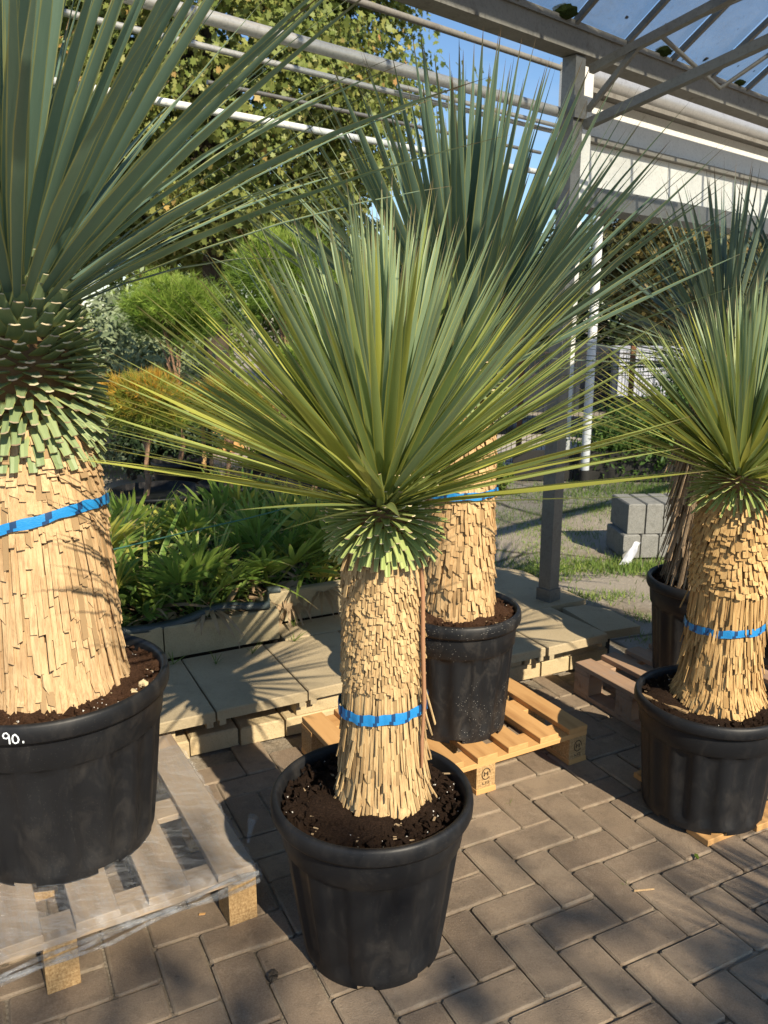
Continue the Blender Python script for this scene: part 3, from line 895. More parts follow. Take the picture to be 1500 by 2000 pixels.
def make_pot(e, Rr, Rb, H, mat, flutes=16, notch=True, fluted=True):
    prof = []
    nz = 16
    def rt(z): return Rb + (Rr - .016 - Rb) * (z / H) ** .9
    for t_ in (0, .03, .06, .1, .2, .3, .4, .5, .6, .66, .70, .715):
        prof.append((rt(t_ * H), t_ * H))
    prof += [(rt(.73 * H) + .005, .73 * H), (rt(.85 * H) + .006, .85 * H), (rt(.90 * H) + .003, .90 * H), (Rr - .014, .915 * H)]
    body_v, body_f = lathe(prof, 128, flutes, .010 if fluted else .0, (.08 * H, .71 * H),
                           (lambda i, a: i == 0 and ((a * 7) % 1) < .26) if notch else None)
    n0 = len(body_v)
    rb2 = rt(.03 * H) - .002
    body_v += [(rb2 * math.cos(2*math.pi*k/128), rb2 * math.sin(2*math.pi*k/128), .03 * H) for k in range(128)]
    body_f.append(tuple(reversed(range(n0, n0 + 128))))
    pot = link('pot', mesh_np('pot', body_v, body_f, M[mat], True), e)
    z0, z1 = .895 * H, H
    rp = [(Rr - .018, z0 + .004), (Rr - .004, z0), (Rr, z0 + .008), (Rr + .001, z0 + (z1 - z0) * .5), (Rr - .001, z1 - .008), (Rr - .005, z1 - .002), (Rr - .011, z1), (Rr - .017, z1 - .003), (Rr - .021, z1 - .012), (Rr - .026, z1 - .05), (Rr - .034, z1 - .10)]
    rv, rf = lathe(rp, 96)
    link('rim', mesh_np('rim', rv, rf, M[mat], True), pot)
    return pot

def make_soil(e, Rs, z, tr_r, mat, perl, seed):
    r = random.Random(seed)
    v, f = [], []
    nr, na = 14, 56
    ph = [r.uniform(0, 6.28) for _ in range(8)]
    def hz(a, q):
        return z + .010 * math.sin(a * 2 + ph[0]) * q + .006 * math.sin(a * 5 + ph[1] + q * 6) + .004 * math.sin(a * 11 + q * 17 + ph[2]) + r.uniform(-.0045, .0045) + .02 * math.exp(-((q * Rs - tr_r) / .05) ** 2) - .012 * q ** 6
    for i in range(nr + 1):
        for k in range(na):
            a = 2 * math.pi * k / na; q = i / nr
            v.append((Rs * q * math.cos(a), Rs * q * math.sin(a), hz(a, q)))
    for i in range(nr):
        for k in range(na):
            k2 = (k + 1) % na
            f.append((i*na+k, i*na+k2, (i+1)*na+k2, (i+1)*na+k))
    so = link('soil', mesh_np('soil', v, f, M[mat], True), e)
    for nm, cnt, sz, mt in (('clod', 420, .0065, mat), ('perlite', perl, .0016, 'perlite'), ('bark_chip', 30, .0032, 'chip')):
        mb = MB()
        for _ in range(cnt):
            a = r.uniform(0, 6.283); q = math.sqrt(r.uniform((tr_r / Rs) ** 2, .95))
            s_ = sz * r.uniform(.5, 1.5)
            q3 = Quaternion((r.gauss(0, 1), r.gauss(0, 1), r.gauss(0, 1), r.gauss(0, 1))).normalized().to_matrix()
            c = Vector((Rs * q * math.cos(a), Rs * q * math.sin(a), z + .008 + .004 * r.random()))
            k_ = (1, 1, 1) if nm != 'bark_chip' else (2.6, .9, .35)
            tet = [(1,1,1),(-1,-1,1),(-1,1,-1),(1,-1,-1)] if nm != 'bark_chip' else None
            if tet:
                mb.add([c + q3 @ Vector((x*s_, y*s_, zz*s_)) for x, y, zz in tet], [(0,2,1),(0,1,3),(0,3,2),(1,2,3)])
            else:
                mb.box((-s_*2.6, -s_*.9, -s_*.3), (s_*2.6, s_*.9, s_*.3), Matrix.Translation(c) @ Matrix.Rotation(r.uniform(0, 6.28), 4, 'Z') @ Matrix.Rotation(r.uniform(-.3, .3), 4, 'X'))
        o = mb.build(nm, M[mt], so); o['kind'] = 'stuff'

def radial(a): return Vector((math.cos(a), math.sin(a), 0))

def yucca(c):
    r = random.Random(c['seed'])
    base = Vector(c['loc'])
    e = empty('potted_yucca', base)
    tag(e, c['label'], 'potted yucca', 'potted yuccas')
    zb = base.z
    H = c['rim_z'] - zb
    pot = make_pot(e, c['R'], c['Rb'], H, c.get('potmat', 'pot'), c.get('flutes', 16))
    Z = lambda z: z - zb
    prof = c['trunk']                      # (z, r)
    off = Vector((c.get('dx', 0), c.get('dy', 0), 0))
    make_soil(e, c['R'] - .022, H - c.get('soil_drop', .035), interp(prof, prof[0][0]), c['soil'], c.get('perl', 60), c['seed'])
    zs = [prof[0][0] - .06] + list(np.linspace(prof[0][0], prof[-1][0], 26))
    lv, lf = lathe([(interp(prof, z) - c.get('core_in', .008), Z(z)) for z in zs], 48)
    lv = [(x + off.x, y + off.y, z) for x, y, z in lv]
    trunk = link('trunk', mesh_np('trunk', lv, lf, M['core'], True), e)
    ctr = base + off
    def score(p, n, area):
        d = CAM - p; L = d.length
        return max(0, n.dot(d) / L) * area / (L * L) + 1e-9 * area
    # dry scales
    vs_ = variants('scale', c['straw'], 10)
    ins = []
    for (zt, zbm, kind, w, exp, ln, tilt, th) in c['zones']:
        row = 0
        z = zt
        while z > zbm:
            rad = interp(prof, max(min(z, prof[-1][0]), prof[0][0]))
            n = max(8, int(2 * math.pi * rad / (w * .93)))
            a0 = r.uniform(0, 6.28)
            for k in range(n):
                a = a0 + 2 * math.pi * (k + (row % 2) * .5) / n + r.gauss(0, .10 * w / rad)
                jz = {'scale': .16, 'straw': .10, 'plank': .55, 'skirt': .5}[kind]
                zz = z + r.uniform(-jz, jz) * exp
                ww = w * r.uniform(.55, 1.3); ll = ln * r.uniform(.75, 1.2); tt = th * r.uniform(.45, 1.0)
                if kind == 'plank' and r.random() < .2: ll *= 1.5
                zlow = zz - ll * .8
                rad2 = interp(prof, max(min(zlow, prof[-1][0]), prof[0][0]))
                rd = radial(a)
                tl = tilt + math.atan2(max(-.02, rad2 - rad), ll) * .9 + r.gauss(0, .03)
                if kind == 'straw' and r.random() < .05: tl += r.uniform(.05, .25)
                down = (Vector((0, 0, 1)) * math.cos(tl) - rd * math.sin(tl)).normalized()
                tan = Vector((-math.sin(a), math.cos(a), 0))
                tan = (tan * math.cos(.02) + down * r.gauss(0, .085 if kind == 'plank' else .05)).normalized()
                outw = down.cross(tan).normalized()
                if outw.dot(rd) < 0: outw = -outw
                tan = outw.cross(down)
                p = off + rd * (rad - th * .6 + r.uniform(0, .3) * th) + Vector((0, 0, Z(zz)))
                m = frame(tan * ww, outw * tt, down * ll, p)
                ins.append((r.randrange(10), m, score(base + p, rd, ww * exp), r.random()))
            z -= exp; row += 1
    scatter('dry_scale', trunk, vs_, ins, 300, None, 'dry_scale_mass')
    # cut leaf stubs
    if c.get('stubs'):
        s0 = c['stubs']
        sv = variants('stub', s0['mat'], 6)
        ins = []
        N = s0['n']
        for i in range(N):
            q = (i + .5) / N                       # 0 bottom .. 1 top
            a = i * 2.39996 + r.gauss(0, .03)
            z = s0['z0'] + (s0['z1'] - s0['z0']) * q
            ell = s0['e'](q) + r.gauss(0, R(4))
            rd = radial(a)
            rad = s0['r'](q)
            L = s0['len'](q) * r.uniform(.85, 1.15); w = s0['w'](q) * r.uniform(.9, 1.1)
            d = rd * math.cos(ell) + Vector((0, 0, math.sin(ell)))
            up = -rd * math.sin(ell) + Vector((0, 0, math.cos(ell)))
            x = d.cross(up); ro = r.gauss(0, .12)
            x, up = x * math.cos(ro) + up * math.sin(ro), up * math.cos(ro) - x * math.sin(ro)
            p = off + rd * rad + Vector((0, 0, Z(z)))
            ins.append((r.randrange(6), frame(x * w, d * L, up * s0['th'], p), score(base + p + d * L, rd, w * L), r.random()))
        scatter('leaf_stub', e, sv, ins, 300, None, 'leaf_stub_mass')
    # leaves
    l0 = c['leaves']
    ins, ins2 = [], []
    N = l0['n']
    for i in range(N):
        q = (i + .5) / N                            # 0 centre .. 1 outermost
        a = i * 2.39996 + r.gauss(0, .06)
        el = l0['e0'] + (l0['e1'] - l0['e0']) * q ** l0.get('pw', .8) + r.gauss(0, l0.get('ej', R(4)))
        rd = radial(a)
        d = rd * math.cos(el) + Vector((0, 0, math.sin(el)))
        up = -rd * math.sin(el) + Vector((0, 0, math.cos(el)))
        x = d.cross(up); ro = r.gauss(0, .25)
        x, up = x * math.cos(ro) + up * math.sin(ro), up * math.cos(ro) - x * math.sin(ro)
        L = (l0['L0'] + (l0['L1'] - l0['L0']) * q) * r.uniform(.88, 1.08)
        w = l0['w'] * r.uniform(.8, 1.15)
        z = l0['z1'] + (l0['z0'] - l0['z1']) * q
        p = off + rd * l0['r'] * (.25 + .75 * q) + Vector((0, 0, Z(z)))
        bi = min(7, max(0, int(l0.get('bend', 2) * (.3 + q) + r.gauss(.3, .9))))
        # mesh is unit length; width scale set through the x column
        m = frame(x * (w / .03), d * L, up * L, p)
        (ins2 if (l0.get('mat2') and q + r.gauss(0, .12) > l0['q2']) else ins).append((bi, m, 1 + q + d.dot((CAM - base).normalized()), r.random()))
    scatter('leaf', e, leaf_variants(l0['mat']), ins, 300, None)
    if ins2: scatter('leaf', e, leaf_variants(l0['mat2']), ins2, max(0, 300 - len(ins)), None)
    # tape
    if c.get('tape'):
        tz, tilt, th0, tw = c['tape']
        n = 144
        v, f, mi = [], [], []
        step = c.get('tape_step', 5) * 2
        for k in range(n):
            a = 2 * math.pi * k / n
            z = tz + tilt * math.cos(a - th0) + .0014 * math.sin(a * 7) + .001 * math.sin(a * 13 + 1)
            wv = tw * (1 + .07 * math.sin(a * 9) + .05 * math.sin(a * 23))
            rr = interp(prof, z) + c.get('tape_out', .009) + .0012 * math.sin(a * 17) + r.uniform(-.0006, .0006)
            for dz, dr in ((wv / 2, .0), (wv * .15, .0008 + r.uniform(0, .001)), (-wv * .2, .0004 + r.uniform(0, .001)), (-wv / 2, .0012)):
                v.append((off.x + (rr + dr) * math.cos(a), off.y + (rr + dr) * math.sin(a), Z(z) + dz))
        for k in range(n):
            k2 = (k + 1) % n
            for j in range(3):
                f.append((k*4+j, k*4+j+1, k2*4+j+1, k2*4+j)); mi.append(1 if (k + j // 2) % step < 2 else 0)
        me = mesh_np('tape', v, f, [M['tape'], M['tape_dark']], True, None, mi)
        o = link('tape', me, e)
    return e, pot

def rim_text(pot, Rr, H, ang0, strokes, size, z0):
    """handwritten strokes on the rim; ang0 = azimuth of the first stroke, text runs to the viewer's right"""
    m = MB()
    for s_ in strokes:
        cv = lambda a, b: ((Rr + .0035) * math.cos(ang0 + a * size / Rr), (Rr + .0035) * math.sin(ang0 + a * size / Rr), z0 + b * size)
        v, f = ribbon(s_, .13, cv)
        m.add(v, f)
    m.build('handwriting', M['chalk'], pot)
NINE = [[(.42, .85), (.3, 1.0), (.1, .95), (0, .75), (.06, .55), (.25, .5), (.42, .62), (.46, .85), (.48, .5), (.47, 0)]]
ZERO = [[(.95, .82), (.8, .75), (.72, .5), (.74, .2), (.9, .05), (1.1, .12), (1.2, .35), (1.15, .6), (1.0, .8), (.9, .86)]]
DOT = [[(1.52, .02), (1.54, .22)]]

sm = lambda x: max(0, min(1, x))
# ---- left yucca
yl, pot_l = yucca(dict(seed=1, loc=(-.906, 2.07, .171), rim_z=.66, R=.309, Rb=.24, label='large thick-trunked yucca in the widest pot marked 90 on a film-wrapped pallet',
    soil='soil_red', perl=220, trunk=[(.60, .195), (.68, .186), (.80, .182), (1.0, .177), (1.15, .17), (1.30, .155), (1.36, .142), (1.5, .128), (1.62, .10), (1.74, .05)], straw='straw_left',
    zones=[(1.345, 1.25, 'scale', .024, .022, .055, .16, .006), (1.25, 1.13, 'plank', .019, .028, .075, .07, .006), (1.13, .70, 'plank', .0150, .060, .15, .032, .0052), (.71, .60, 'plank', .0145, .024, .075, .20, .005)],
    stubs=dict(mat='stub_blue', n=520, z0=1.29, z1=1.70, e=lambda q: R(-62 + 62 * sm(q / .42)) if q < .42 else R(0 + 76 * sm((q - .42) / .58)),
               r=lambda q: .145 - .02 * q - .075 * sm((q - .6) / .4) ** 1.5, len=lambda q: .068 if q < .5 else .062 + .075 * sm((q - .75) / .25), w=lambda q: .034 + .016 * sm((q - .35) / .3), th=.010),
    leaves=dict(mat='leaf_blue', n=250, e0=R(89), e1=R(28), z0=1.60, z1=1.76, r=.085, L0=1.02, L1=1.12, w=.031, bend=3.2, pw=.9, ej=R(4)),
    tape=(1.092, .052, R(-18), .026), tape_step=5, tape_out=.013, flutes=18))
rim_text(pot_l, .309, .515, R(-88.7), NINE + ZERO + DOT, .029, .447)
# ---- centre yucca
yc, pot_c = yucca(dict(seed=2, loc=(-.03, 1.855, 0), rim_z=.442, R=.255, Rb=.178, label='short yellow-green yucca with straw-covered trunk in a black pot standing directly on the paving',
    soil='soil_dark', perl=70, dx=.028, dy=.02, trunk=[(.38, .122), (.43, .113), (.50, .106), (.60, .102), (.75, .098), (.95, .094), (1.06, .093), (1.13, .085), (1.2, .07)], straw='straw_center', core_in=.009,
    zones=[(1.115, 1.06, 'straw', .011, .05, .085, .10, .004), (1.05, .765, 'scale', .0086, .0175, .040, .13, .0048), (.76, .60, 'straw', .0075, .06, .12, .03, .004),
           (.615, .47, 'straw', .0078, .066, .105, .06, .004), (.48, .40, 'straw', .0085, .024, .06, .18, .004)],
    stubs=dict(mat='stub_green', n=330, z0=1.085, z1=1.215, e=lambda q: R(-58 + 62 * sm(q / .55)) if q < .55 else R(4 + 48 * sm((q - .55) / .45)),
               r=lambda q: .092 - .03 * q, len=lambda q: .055 + .03 * sm(q), w=lambda q: .021, th=.0055),
    leaves=dict(mat='leaf_mid', mat2='leaf_green', q2=.42, n=430, e0=R(89), e1=R(15), z0=1.175, z1=1.25, r=.055, L0=.60, L1=.70, w=.0205, bend=.9, pw=.80, ej=R(4)),
    tape=(.672, .009, R(-20), .027), tape_step=4, tape_out=.0105, flutes=12))
m = MB()
a_ = R(-34)
m.tube([(.028 + rr * math.cos(a_ + da), .02 + rr * math.sin(a_ + da), z) for z, rr, da in ((1.075, .100, .08), (.98, .108, .06), (.85, .112, .02), (.70, .119, 0), (.60, .117, -.03), (.53, .118, -.05))], [.003, .0055, .006, .0055, .005, .003], 6)
m.build('dry_stalk', M['stalk'], yc)
# ---- back yucca
yb, pot_b = yucca(dict(seed=3, loc=(.265, 2.785, .145), rim_z=.594, R=.226, Rb=.178, label='tall yucca with wide grey-green fan crown in a dust-speckled pot on the orange pallet', potmat='pot_dusty',
    soil='soil_red', perl=30, trunk=[(.54, .13), (.60, .126), (.8, .121), (1.0, .118), (1.2, .115), (1.36, .10), (1.47, .06)], straw='straw_back', soil_drop=.028,
    zones=[(1.33, 1.0, 'scale', .017, .026, .05, .10, .0055), (1.0, .6, 'plank', .0155, .034, .075, .05, .006), (.6, .55, 'plank', .015, .03, .06, .06, .005)],
    stubs=dict(mat='stub_blue', n=180, z0=1.30, z1=1.44, e=lambda q: R(-50 + 100 * q), r=lambda q: .10 - .03 * q, len=lambda q: .07, w=lambda q: .024, th=.008),
    leaves=dict(mat='leaf_deep', n=250, e0=R(89), e1=R(28), z0=1.39, z1=1.48, r=.07, L0=.88, L1=.97, w=.036, bend=1.0, pw=.78, ej=R(4)),
    tape=(1.02, .004, R(0), .026), tape_step=6, tape_out=.013, flutes=16))
# ---- right yucca
yr, pot_r = yucca(dict(seed=4, loc=(1.062, 2.45, .022), rim_z=.412, R=.238, Rb=.19, label='yellow-green yucca with flaring amber straw trunk in a low pot propped on pine offcuts',
    soil='soil_dark', perl=30, dx=.03, dy=.02, trunk=[(.36, .150), (.41, .135), (.47, .120), (.56, .113), (.70, .108), (.85, .112), (.98, .113), (1.06, .105), (1.14, .08)], straw='straw_right', core_in=.01,
    zones=[(1.075, .80, 'scale', .0155, .022, .042, .22, .006), (.80, .62, 'straw', .0076, .06, .13, .05, .004), (.63, .46, 'straw', .0078, .055, .10, .07, .004), (.47, .37, 'straw', .0085, .022, .06, .22, .004)],
    stubs=dict(mat='stub_green', n=280, z0=1.065, z1=1.17, e=lambda q: R(-45 + 95 * q), r=lambda q: .095 - .035 * q, len=lambda q: .07, w=lambda q: .012, th=.0045),
    leaves=dict(mat='leaf_mid', mat2='leaf_green', q2=.40, n=380, e0=R(89), e1=R(17), z0=1.13, z1=1.21, r=.06, L0=.50, L1=.54, w=.018, bend=1.0, pw=.78, ej=R(4)),
    tape=(.655, .010, R(-15), .024), tape_step=4, tape_out=.0115, flutes=16))
m = MB(); m.box((-.085, -.007, -.003), (.085, .007, .003), Matrix.Rotation(R(-50), 4, 'Z'))
m.build('straw_sliver', M['straw_left'], yr, Matrix.Translation((-.165, -.03, .372)))
for (x, y, q_) in ((.255, -.02, .013), (.245, -.075, .012), (.19, -.085, .009)):
    bm = bmesh.new(); bmesh.ops.create_icosphere(bm, subdivisions=2, radius=q_)
    for vv in bm.verts: vv.co *= 1 + random.uniform(-.2, .2)
    me = bpy.data.meshes.new('pebble'); bm.to_mesh(me); bm.free(); me.materials.append(M['stone']); link('pebble', me, yl, Matrix.Translation((x, y, .463)))
# ---- two yuccas with shaggy skirts behind
y5, pot5 = yucca(dict(seed=5, loc=(1.315, 3.22, .145), rim_z=.56, R=.222, Rb=.17, label='dark yucca with shaggy hanging brown leaf skirt in a pot on the brown pallet',
    soil='soil_red', perl=20, trunk=[(.5, .10), (.7, .10), (1.0, .09), (1.3, .08), (1.5, .07)], straw='straw_dull',
    zones=[(1.42, .80, 'skirt', .011, .075, .34, .20, .005), (.74, .54, 'scale', .014, .04, .07, .06, .005)],
    leaves=dict(mat='leaf_grey', n=220, e0=R(89), e1=R(-2), z0=1.40, z1=1.50, r=.06, L0=.66, L1=.70, w=.022, bend=1.4, pw=.72),
    tape=(1.17, .0, 0, .035), tape_out=.075, tape_step=7))
y6, pot6 = yucca(dict(seed=6, loc=(1.74, 3.42, .145), rim_z=.515, R=.222, Rb=.175, label='dark yucca with shaggy dull trunk in a pot marked 90 on the brown pallet',
    soil='soil_red', perl=20, trunk=[(.45, .10), (.7, .10), (1.0, .09), (1.3, .08), (1.5, .07)], straw='straw_dull',
    zones=[(1.42, .86, 'skirt', .011, .075, .36, .22, .005), (.74, .48, 'plank', .014, .04, .10, .08, .005)],
    leaves=dict(mat='leaf_grey', n=200, e0=R(89), e1=R(-2), z0=1.42, z1=1.52, r=.06, L0=.70, L1=.72, w=.022, bend=1.4, pw=.72)))
rim_text(pot6, .222, .37, R(-142.5), [NINE[0], ZERO[0]], .022, .338)

# yuccas standing behind the viewer, whose crowns throw the soft streaked shade on the paving
def copy_tree(o, parent=None):
    c_ = o.copy(); col.objects.link(c_)
    if parent is not None: c_.parent = parent
    for ch in o.children: copy_tree(ch, c_)
    return c_
for (x, y, rz, src, lab) in ((2.85, -.30, 2.3, yb, 'tall yucca in a dusty pot behind the viewer'),):
    k = copy_tree(src); k.location = (x, y, 0.0); k.rotation_euler = (0, 0, rz); k['label'] = lab

# ------------------------------------------------------------------ foliage helpers
MAPLE = [(0, 0, 0), (0, -.45, 0), (.2, -.25, .02), (.5, -.3, .0), (.36, -.02, .03), (.55, .22, 0), (.26, .2, .03), (.0, .6, -.03), (-.26, .2, .03), (-.55, .22, 0), (-.36, -.02, .03), (-.5, -.3, 0), (-.2, -.25, .02)]
MAPLE_F = [(0, i, i + 1) for i in range(1, 12)] + [(0, 12, 1)]
OVAL = [(0, -.5, 0), (.2, -.1, .05), (.14, .25, .04), (0, .55, 0), (-.14, .25, .04), (-.2, -.1, .05)]
OVAL_F = [(0, 1, 2, 3), (0, 3, 4, 5)]
NEEDLE = [(-.03, 0, 0), (.03, 0, 0), (0, 1, 0)]
NEEDLE_F = [(0, 1, 2)]
def cloud(name, pos, size, tmpl, faces, mat, parent, rg, nrm=None, flat=.5, rnd=None, dirs=None):
    n = len(pos); tv = np.array(tmpl); k = len(tv)
    if dirs is not None:
        y = dirs / np.linalg.norm(dirs, axis=1, keepdims=True)
        a = rg.normal(size=(n, 3)); x = np.cross(y, a); x /= np.linalg.norm(x, axis=1, keepdims=True); z = np.cross(x, y)
    else:
        z = rg.normal(size=(n, 3)) * (1 - flat)
        if nrm is not None: z = z + nrm * flat * 1.6
        z /= np.linalg.norm(z, axis=1, keepdims=True) + 1e-9
        a = rg.normal(size=(n, 3)); x = np.cross(z, a); x /= np.linalg.norm(x, axis=1, keepdims=True); y = np.cross(z, x)
    s = (size * rg.uniform(.65, 1.25, n))[:, None, None]
    V = pos[:, None, :] + s * (tv[None, :, 0:1] * x[:, None, :] + tv[None, :, 1:2] * y[:, None, :] + tv[None, :, 2:3] * z[:, None, :])
    V = V.reshape(-1, 3)
    nv = [len(q) for q in faces]
    me = bpy.data.meshes.new(name)
    F = np.concatenate([np.array(q) for q in faces])
    loops = (F[None, :] + (np.arange(n) * k)[:, None]).reshape(-1)
    tot = np.tile(np.array(nv), n)
    st = np.concatenate([[0], np.cumsum(tot)[:-1]])
    me.vertices.add(len(V)); me.vertices.foreach_set('co', V.reshape(-1).astype(np.float32))
    me.loops.add(len(loops)); me.loops.foreach_set('vertex_index', loops.astype(np.int32))
    me.polygons.add(len(tot)); me.polygons.foreach_set('loop_start', st.astype(np.int32)); me.polygons.foreach_set('loop_total', tot.astype(np.int32))
    me.update(calc_edges=True)
    me.materials.append(mat)
    r_ = np.repeat(rg.random(n) if rnd is None else rnd, k)
    at = me.attributes.new('rnd', 'FLOAT', 'POINT'); at.data.foreach_set('value', r_.astype(np.float32))
    return link(name, me, parent)

def clumps(rg, center, rad, ncl, nleaf, crad, shell=.55, zmin=None):
    """leaf positions in clumps spread through an ellipsoid, with outward normals"""
    d = rg.normal(size=(ncl, 3)); d /= np.linalg.norm(d, axis=1, keepdims=True)
    rr = shell + (1 - shell) * rg.random(ncl) ** .6
    cc = np.array(center) + d * rr[:, None] * np.array(rad)
    if zmin is not None: cc = cc[cc[:, 2] > zmin]
    idx = rg.integers(0, len(cc), nleaf)
    sz = rg.uniform(.6, 1.3, len(cc))
    p = cc[idx] + rg.normal(size=(nleaf, 3)) * crad * sz[idx][:, None] * np.array([1, 1, .6])
    nr = p - np.array(center); nr /= np.linalg.norm(nr, axis=1, keepdims=True)
    nr[:, 2] += .5
    rn = np.clip(.45 * rg.random(nleaf) + .55 * rg.random(len(cc))[idx] * rg.random(nleaf) ** .3, 0, 1)
    return p, nr, rn, cc

def limbs(mb, base, top, r0, r1, targets, rg, n=7):
    pts = [Vector(base).lerp(Vector(top), t_) + Vector((rg.normal() * .03, rg.normal() * .03, 0)) for t_ in np.linspace(0, 1, n)]
    mb.tube(pts, [r0 + (r1 - r0) * t_ for t_ in np.linspace(0, 1, n)], 9)
    for tg in targets:
        t_ = rg.uniform(.45, .98); a = Vector(base).lerp(Vector(top), t_)
        b = Vector(tg); mid = a.lerp(b, .5) + Vector((0, 0, .12 * (b - a).length))
        rr = (r0 + (r1 - r0) * t_) * .55
        mb.tube([a, a.lerp(mid, .6), mid, mid.lerp(b, .6), b], [rr, rr * .8, rr * .55, rr * .35, rr * .12], 6, cap=False)

def tree(name, label, base, crown, rad, h_trunk, r0, mat, tmpl, faces, nleaf, ncl, crad, size, seed, group=None, barkm='bark', shell=.5, zmin=None, extra=None, cat='tree', flat=.5):
    rg = np.random.default_rng(seed)
    e = empty(name, base); tag(e, label, cat, group)
    loc = np.array(base)
    p, nr, rn, cc = clumps(rg, np.array(crown) - loc, rad, ncl, nleaf, crad, shell, None if zmin is None else zmin - base[2])
    if extra:
        for (ec, er, en, ecl) in extra:
            p2, n2, r2, c2 = clumps(rg, np.array(ec) - loc, er, ecl, en, crad, .3)
            p = np.concatenate([p, p2]); nr = np.concatenate([nr, n2]); rn = np.concatenate([rn, r2]); cc = np.concatenate([cc, c2])
    cloud('crown', p, size, tmpl, faces, mat, e, rg, nr, flat, rn)
    mb = MB()
    top = Vector(crown) - Vector(base); top = Vector((top.x, top.y, top.z + rad[2] * .35))
    sel = cc[rg.choice(len(cc), min(len(cc), 26), replace=False)]
    limbs(mb, (0, 0, -.05), top, r0, r0 * .3, sel, rg)
    mb.build('trunk', M[barkm], e)
    return e

# maple behind the nursery rows
tree('maple_tree', 'large maple with green and rust-tinged leaves rising behind the potted pines', (-2.3, 11.2, 0), (-2.1, 11.0, 4.9), (2.75, 2.3, 2.75), 2.5, .2, M['maple'], MAPLE, MAPLE_F,
     82000, 380, .25, .078, 21, shell=.5, zmin=2.5, extra=[((-2.6, 11.9, 2.75), (2.3, 1.3, .55), 12000, 70)])
tree('maple_tree', 'second maple with dense leaves beyond the tall left crown', (-6.2, 12.5, 0), (-6.0, 12.2, 4.6), (2.3, 2.0, 2.9), 2.5, .18, M['maple'], MAPLE, MAPLE_F, 36000, 210, .3, .085, 22, zmin=1.6)
tree('autumn_tree', 'rust-coloured tree above the mesh fence and grey trailer', (4.6, 13.6, 0), (4.55, 13.5, 2.75), (1.25, 1.2, 1.35), 1.5, .12, M['autumn'], MAPLE, MAPLE_F, 20000, 150, .2, .075, 23)
tree('ash_tree', 'loose-crowned ash tree standing behind the viewer that dapples the paving', (4.9, -5.9, 0), (4.9, -5.9, 6.0), (1.9, .95, .85), 2, .13, M['shrub'], OVAL, OVAL_F, 2000, 85, .16, .16, 29, shell=.1)
far = [(-9.5, 19, 2.3, 2.6, 'hedge'), (-5.0, 20, 2.6, 2.3, 'pale_tree'), (-1.2, 21, 2.5, 1.9, 'hedge'), (2.2, 20, 2.4, 1.5, 'hedge'), (5.2, 19, 2.6, 1.7, 'hedge'), (8.6, 18.5, 2.8, 1.9, 'autumn'), (12, 19, 2.8, 2.3, 'hedge')]
farl = ['dark broad tree far behind the second maple', 'pale green tree far behind the maple trunk', 'dark low tree far behind the yellow-topped pine', 'small dark tree far behind the grey frame post', 'dark tree far behind the rust-coloured tree', 'ochre tree far beyond the grey trailer', 'dark tree farthest along the far boundary past the ochre tree']
for i, (x, y, rx, rz, mt) in enumerate(far):
    tree('far_tree', farl[i], (x, y, 0), (x, y, rz + .35), (rx, 1.6, rz), 1, .12, M[mt], OVAL, OVAL_F, 9000, 120, .3, .2, 40 + i, 'trees along the far boundary', shell=.4)

# ------------------------------------------------------------------ potted trees behind the bed
def tub(e, x, y, z0, h, r0, r1, mat='tub', name='tub'):
    pr = [(r0, 0), (r1 - .012, h * .93), (r1, h * .935), (r1 + .004, h * .97), (r1, h), (r1 - .02, h), (r1 - .03, h * .9), (.0, h * .88)]
    v, f = lathe(pr, 40)
    link(name, mesh_np(name, v, f, M[mat], True), e, Matrix.Translation((x, y, z0)))
def potted_pine(label, base, tubr, tubh, lean, crown, rad, mat, seed, n=2600, nl=.075, trunk_r=.022, flat=False):
    rg = np.random.default_rng(seed)
    e = empty('potted_pine', base); tag(e, label, 'potted pine', 'potted trees behind the bed')
    tub(e, 0, 0, 0, tubh, tubr * .82, tubr)
    mb = MB(); c = Vector(crown) - Vector(base)
    tops = []
    d = rg.normal(size=(150, 3)); d /= np.linalg.norm(d, axis=1, keepdims=True)
    cc = np.array(c) + d * (rg.random(150) ** .35)[:, None] * np.array(rad)
    limbs(mb, (lean[0], lean[1], tubh * .85), c, trunk_r, trunk_r * .5, cc[:22], rg)
    mb.build('trunk', M['bark_warm'], e)
    ti = rg.integers(0, 150, n)
    tp = cc[ti] + rg.normal(size=(n, 3)) * np.array(rad) * .13
    td = tp - np.array(c); td /= np.linalg.norm(td, axis=1, keepdims=True) + 1e-6; td[:, 2] += .45
    rep = 9
    pos = np.repeat(tp, rep, 0); dr = np.repeat(td, rep, 0) + rg.normal(size=(n * rep, 3)) * .55
    rn = np.repeat(np.clip(rg.random(n) * .7 + .3 * (tp[:, 2] - c.z) / rad[2], 0, 1), rep)
    cloud('crown', pos, nl, NEEDLE, NEEDLE_F, M[mat], e, rg, None, 0, rn, dr)
    return e
potted_pine('potted pine with orange-yellow needles and leaning trunk', (-1.63, 5.75, 0), .34, .40, (-.06, 0), (-1.66, 5.75, 1.03), (.28, .26, .19), 'pine_orange', 51)
potted_pine('potted pine with bright green domed crown above the orange one', (-1.72, 6.9, 0), .26, .42, (0, 0), (-1.72, 6.9, 1.66), (.40, .36, .25), 'pine', 52, 3400)
potted_pine('potted pine with rounded green head beside the maple trunk', (-.88, 7.0, 0), .28, .42, (0, 0), (-.80, 7.0, 1.93), (.44, .4, .36), 'pine', 53, 3600, trunk_r=.03)
potted_pine('potted pine with low yellow-topped crown over dark trunk', (-1.15, 6.0, 0), .25, .40, (.02, 0), (-1.12, 6.0, .99), (.26, .25, .15), 'pine_orange', 54, 1900)
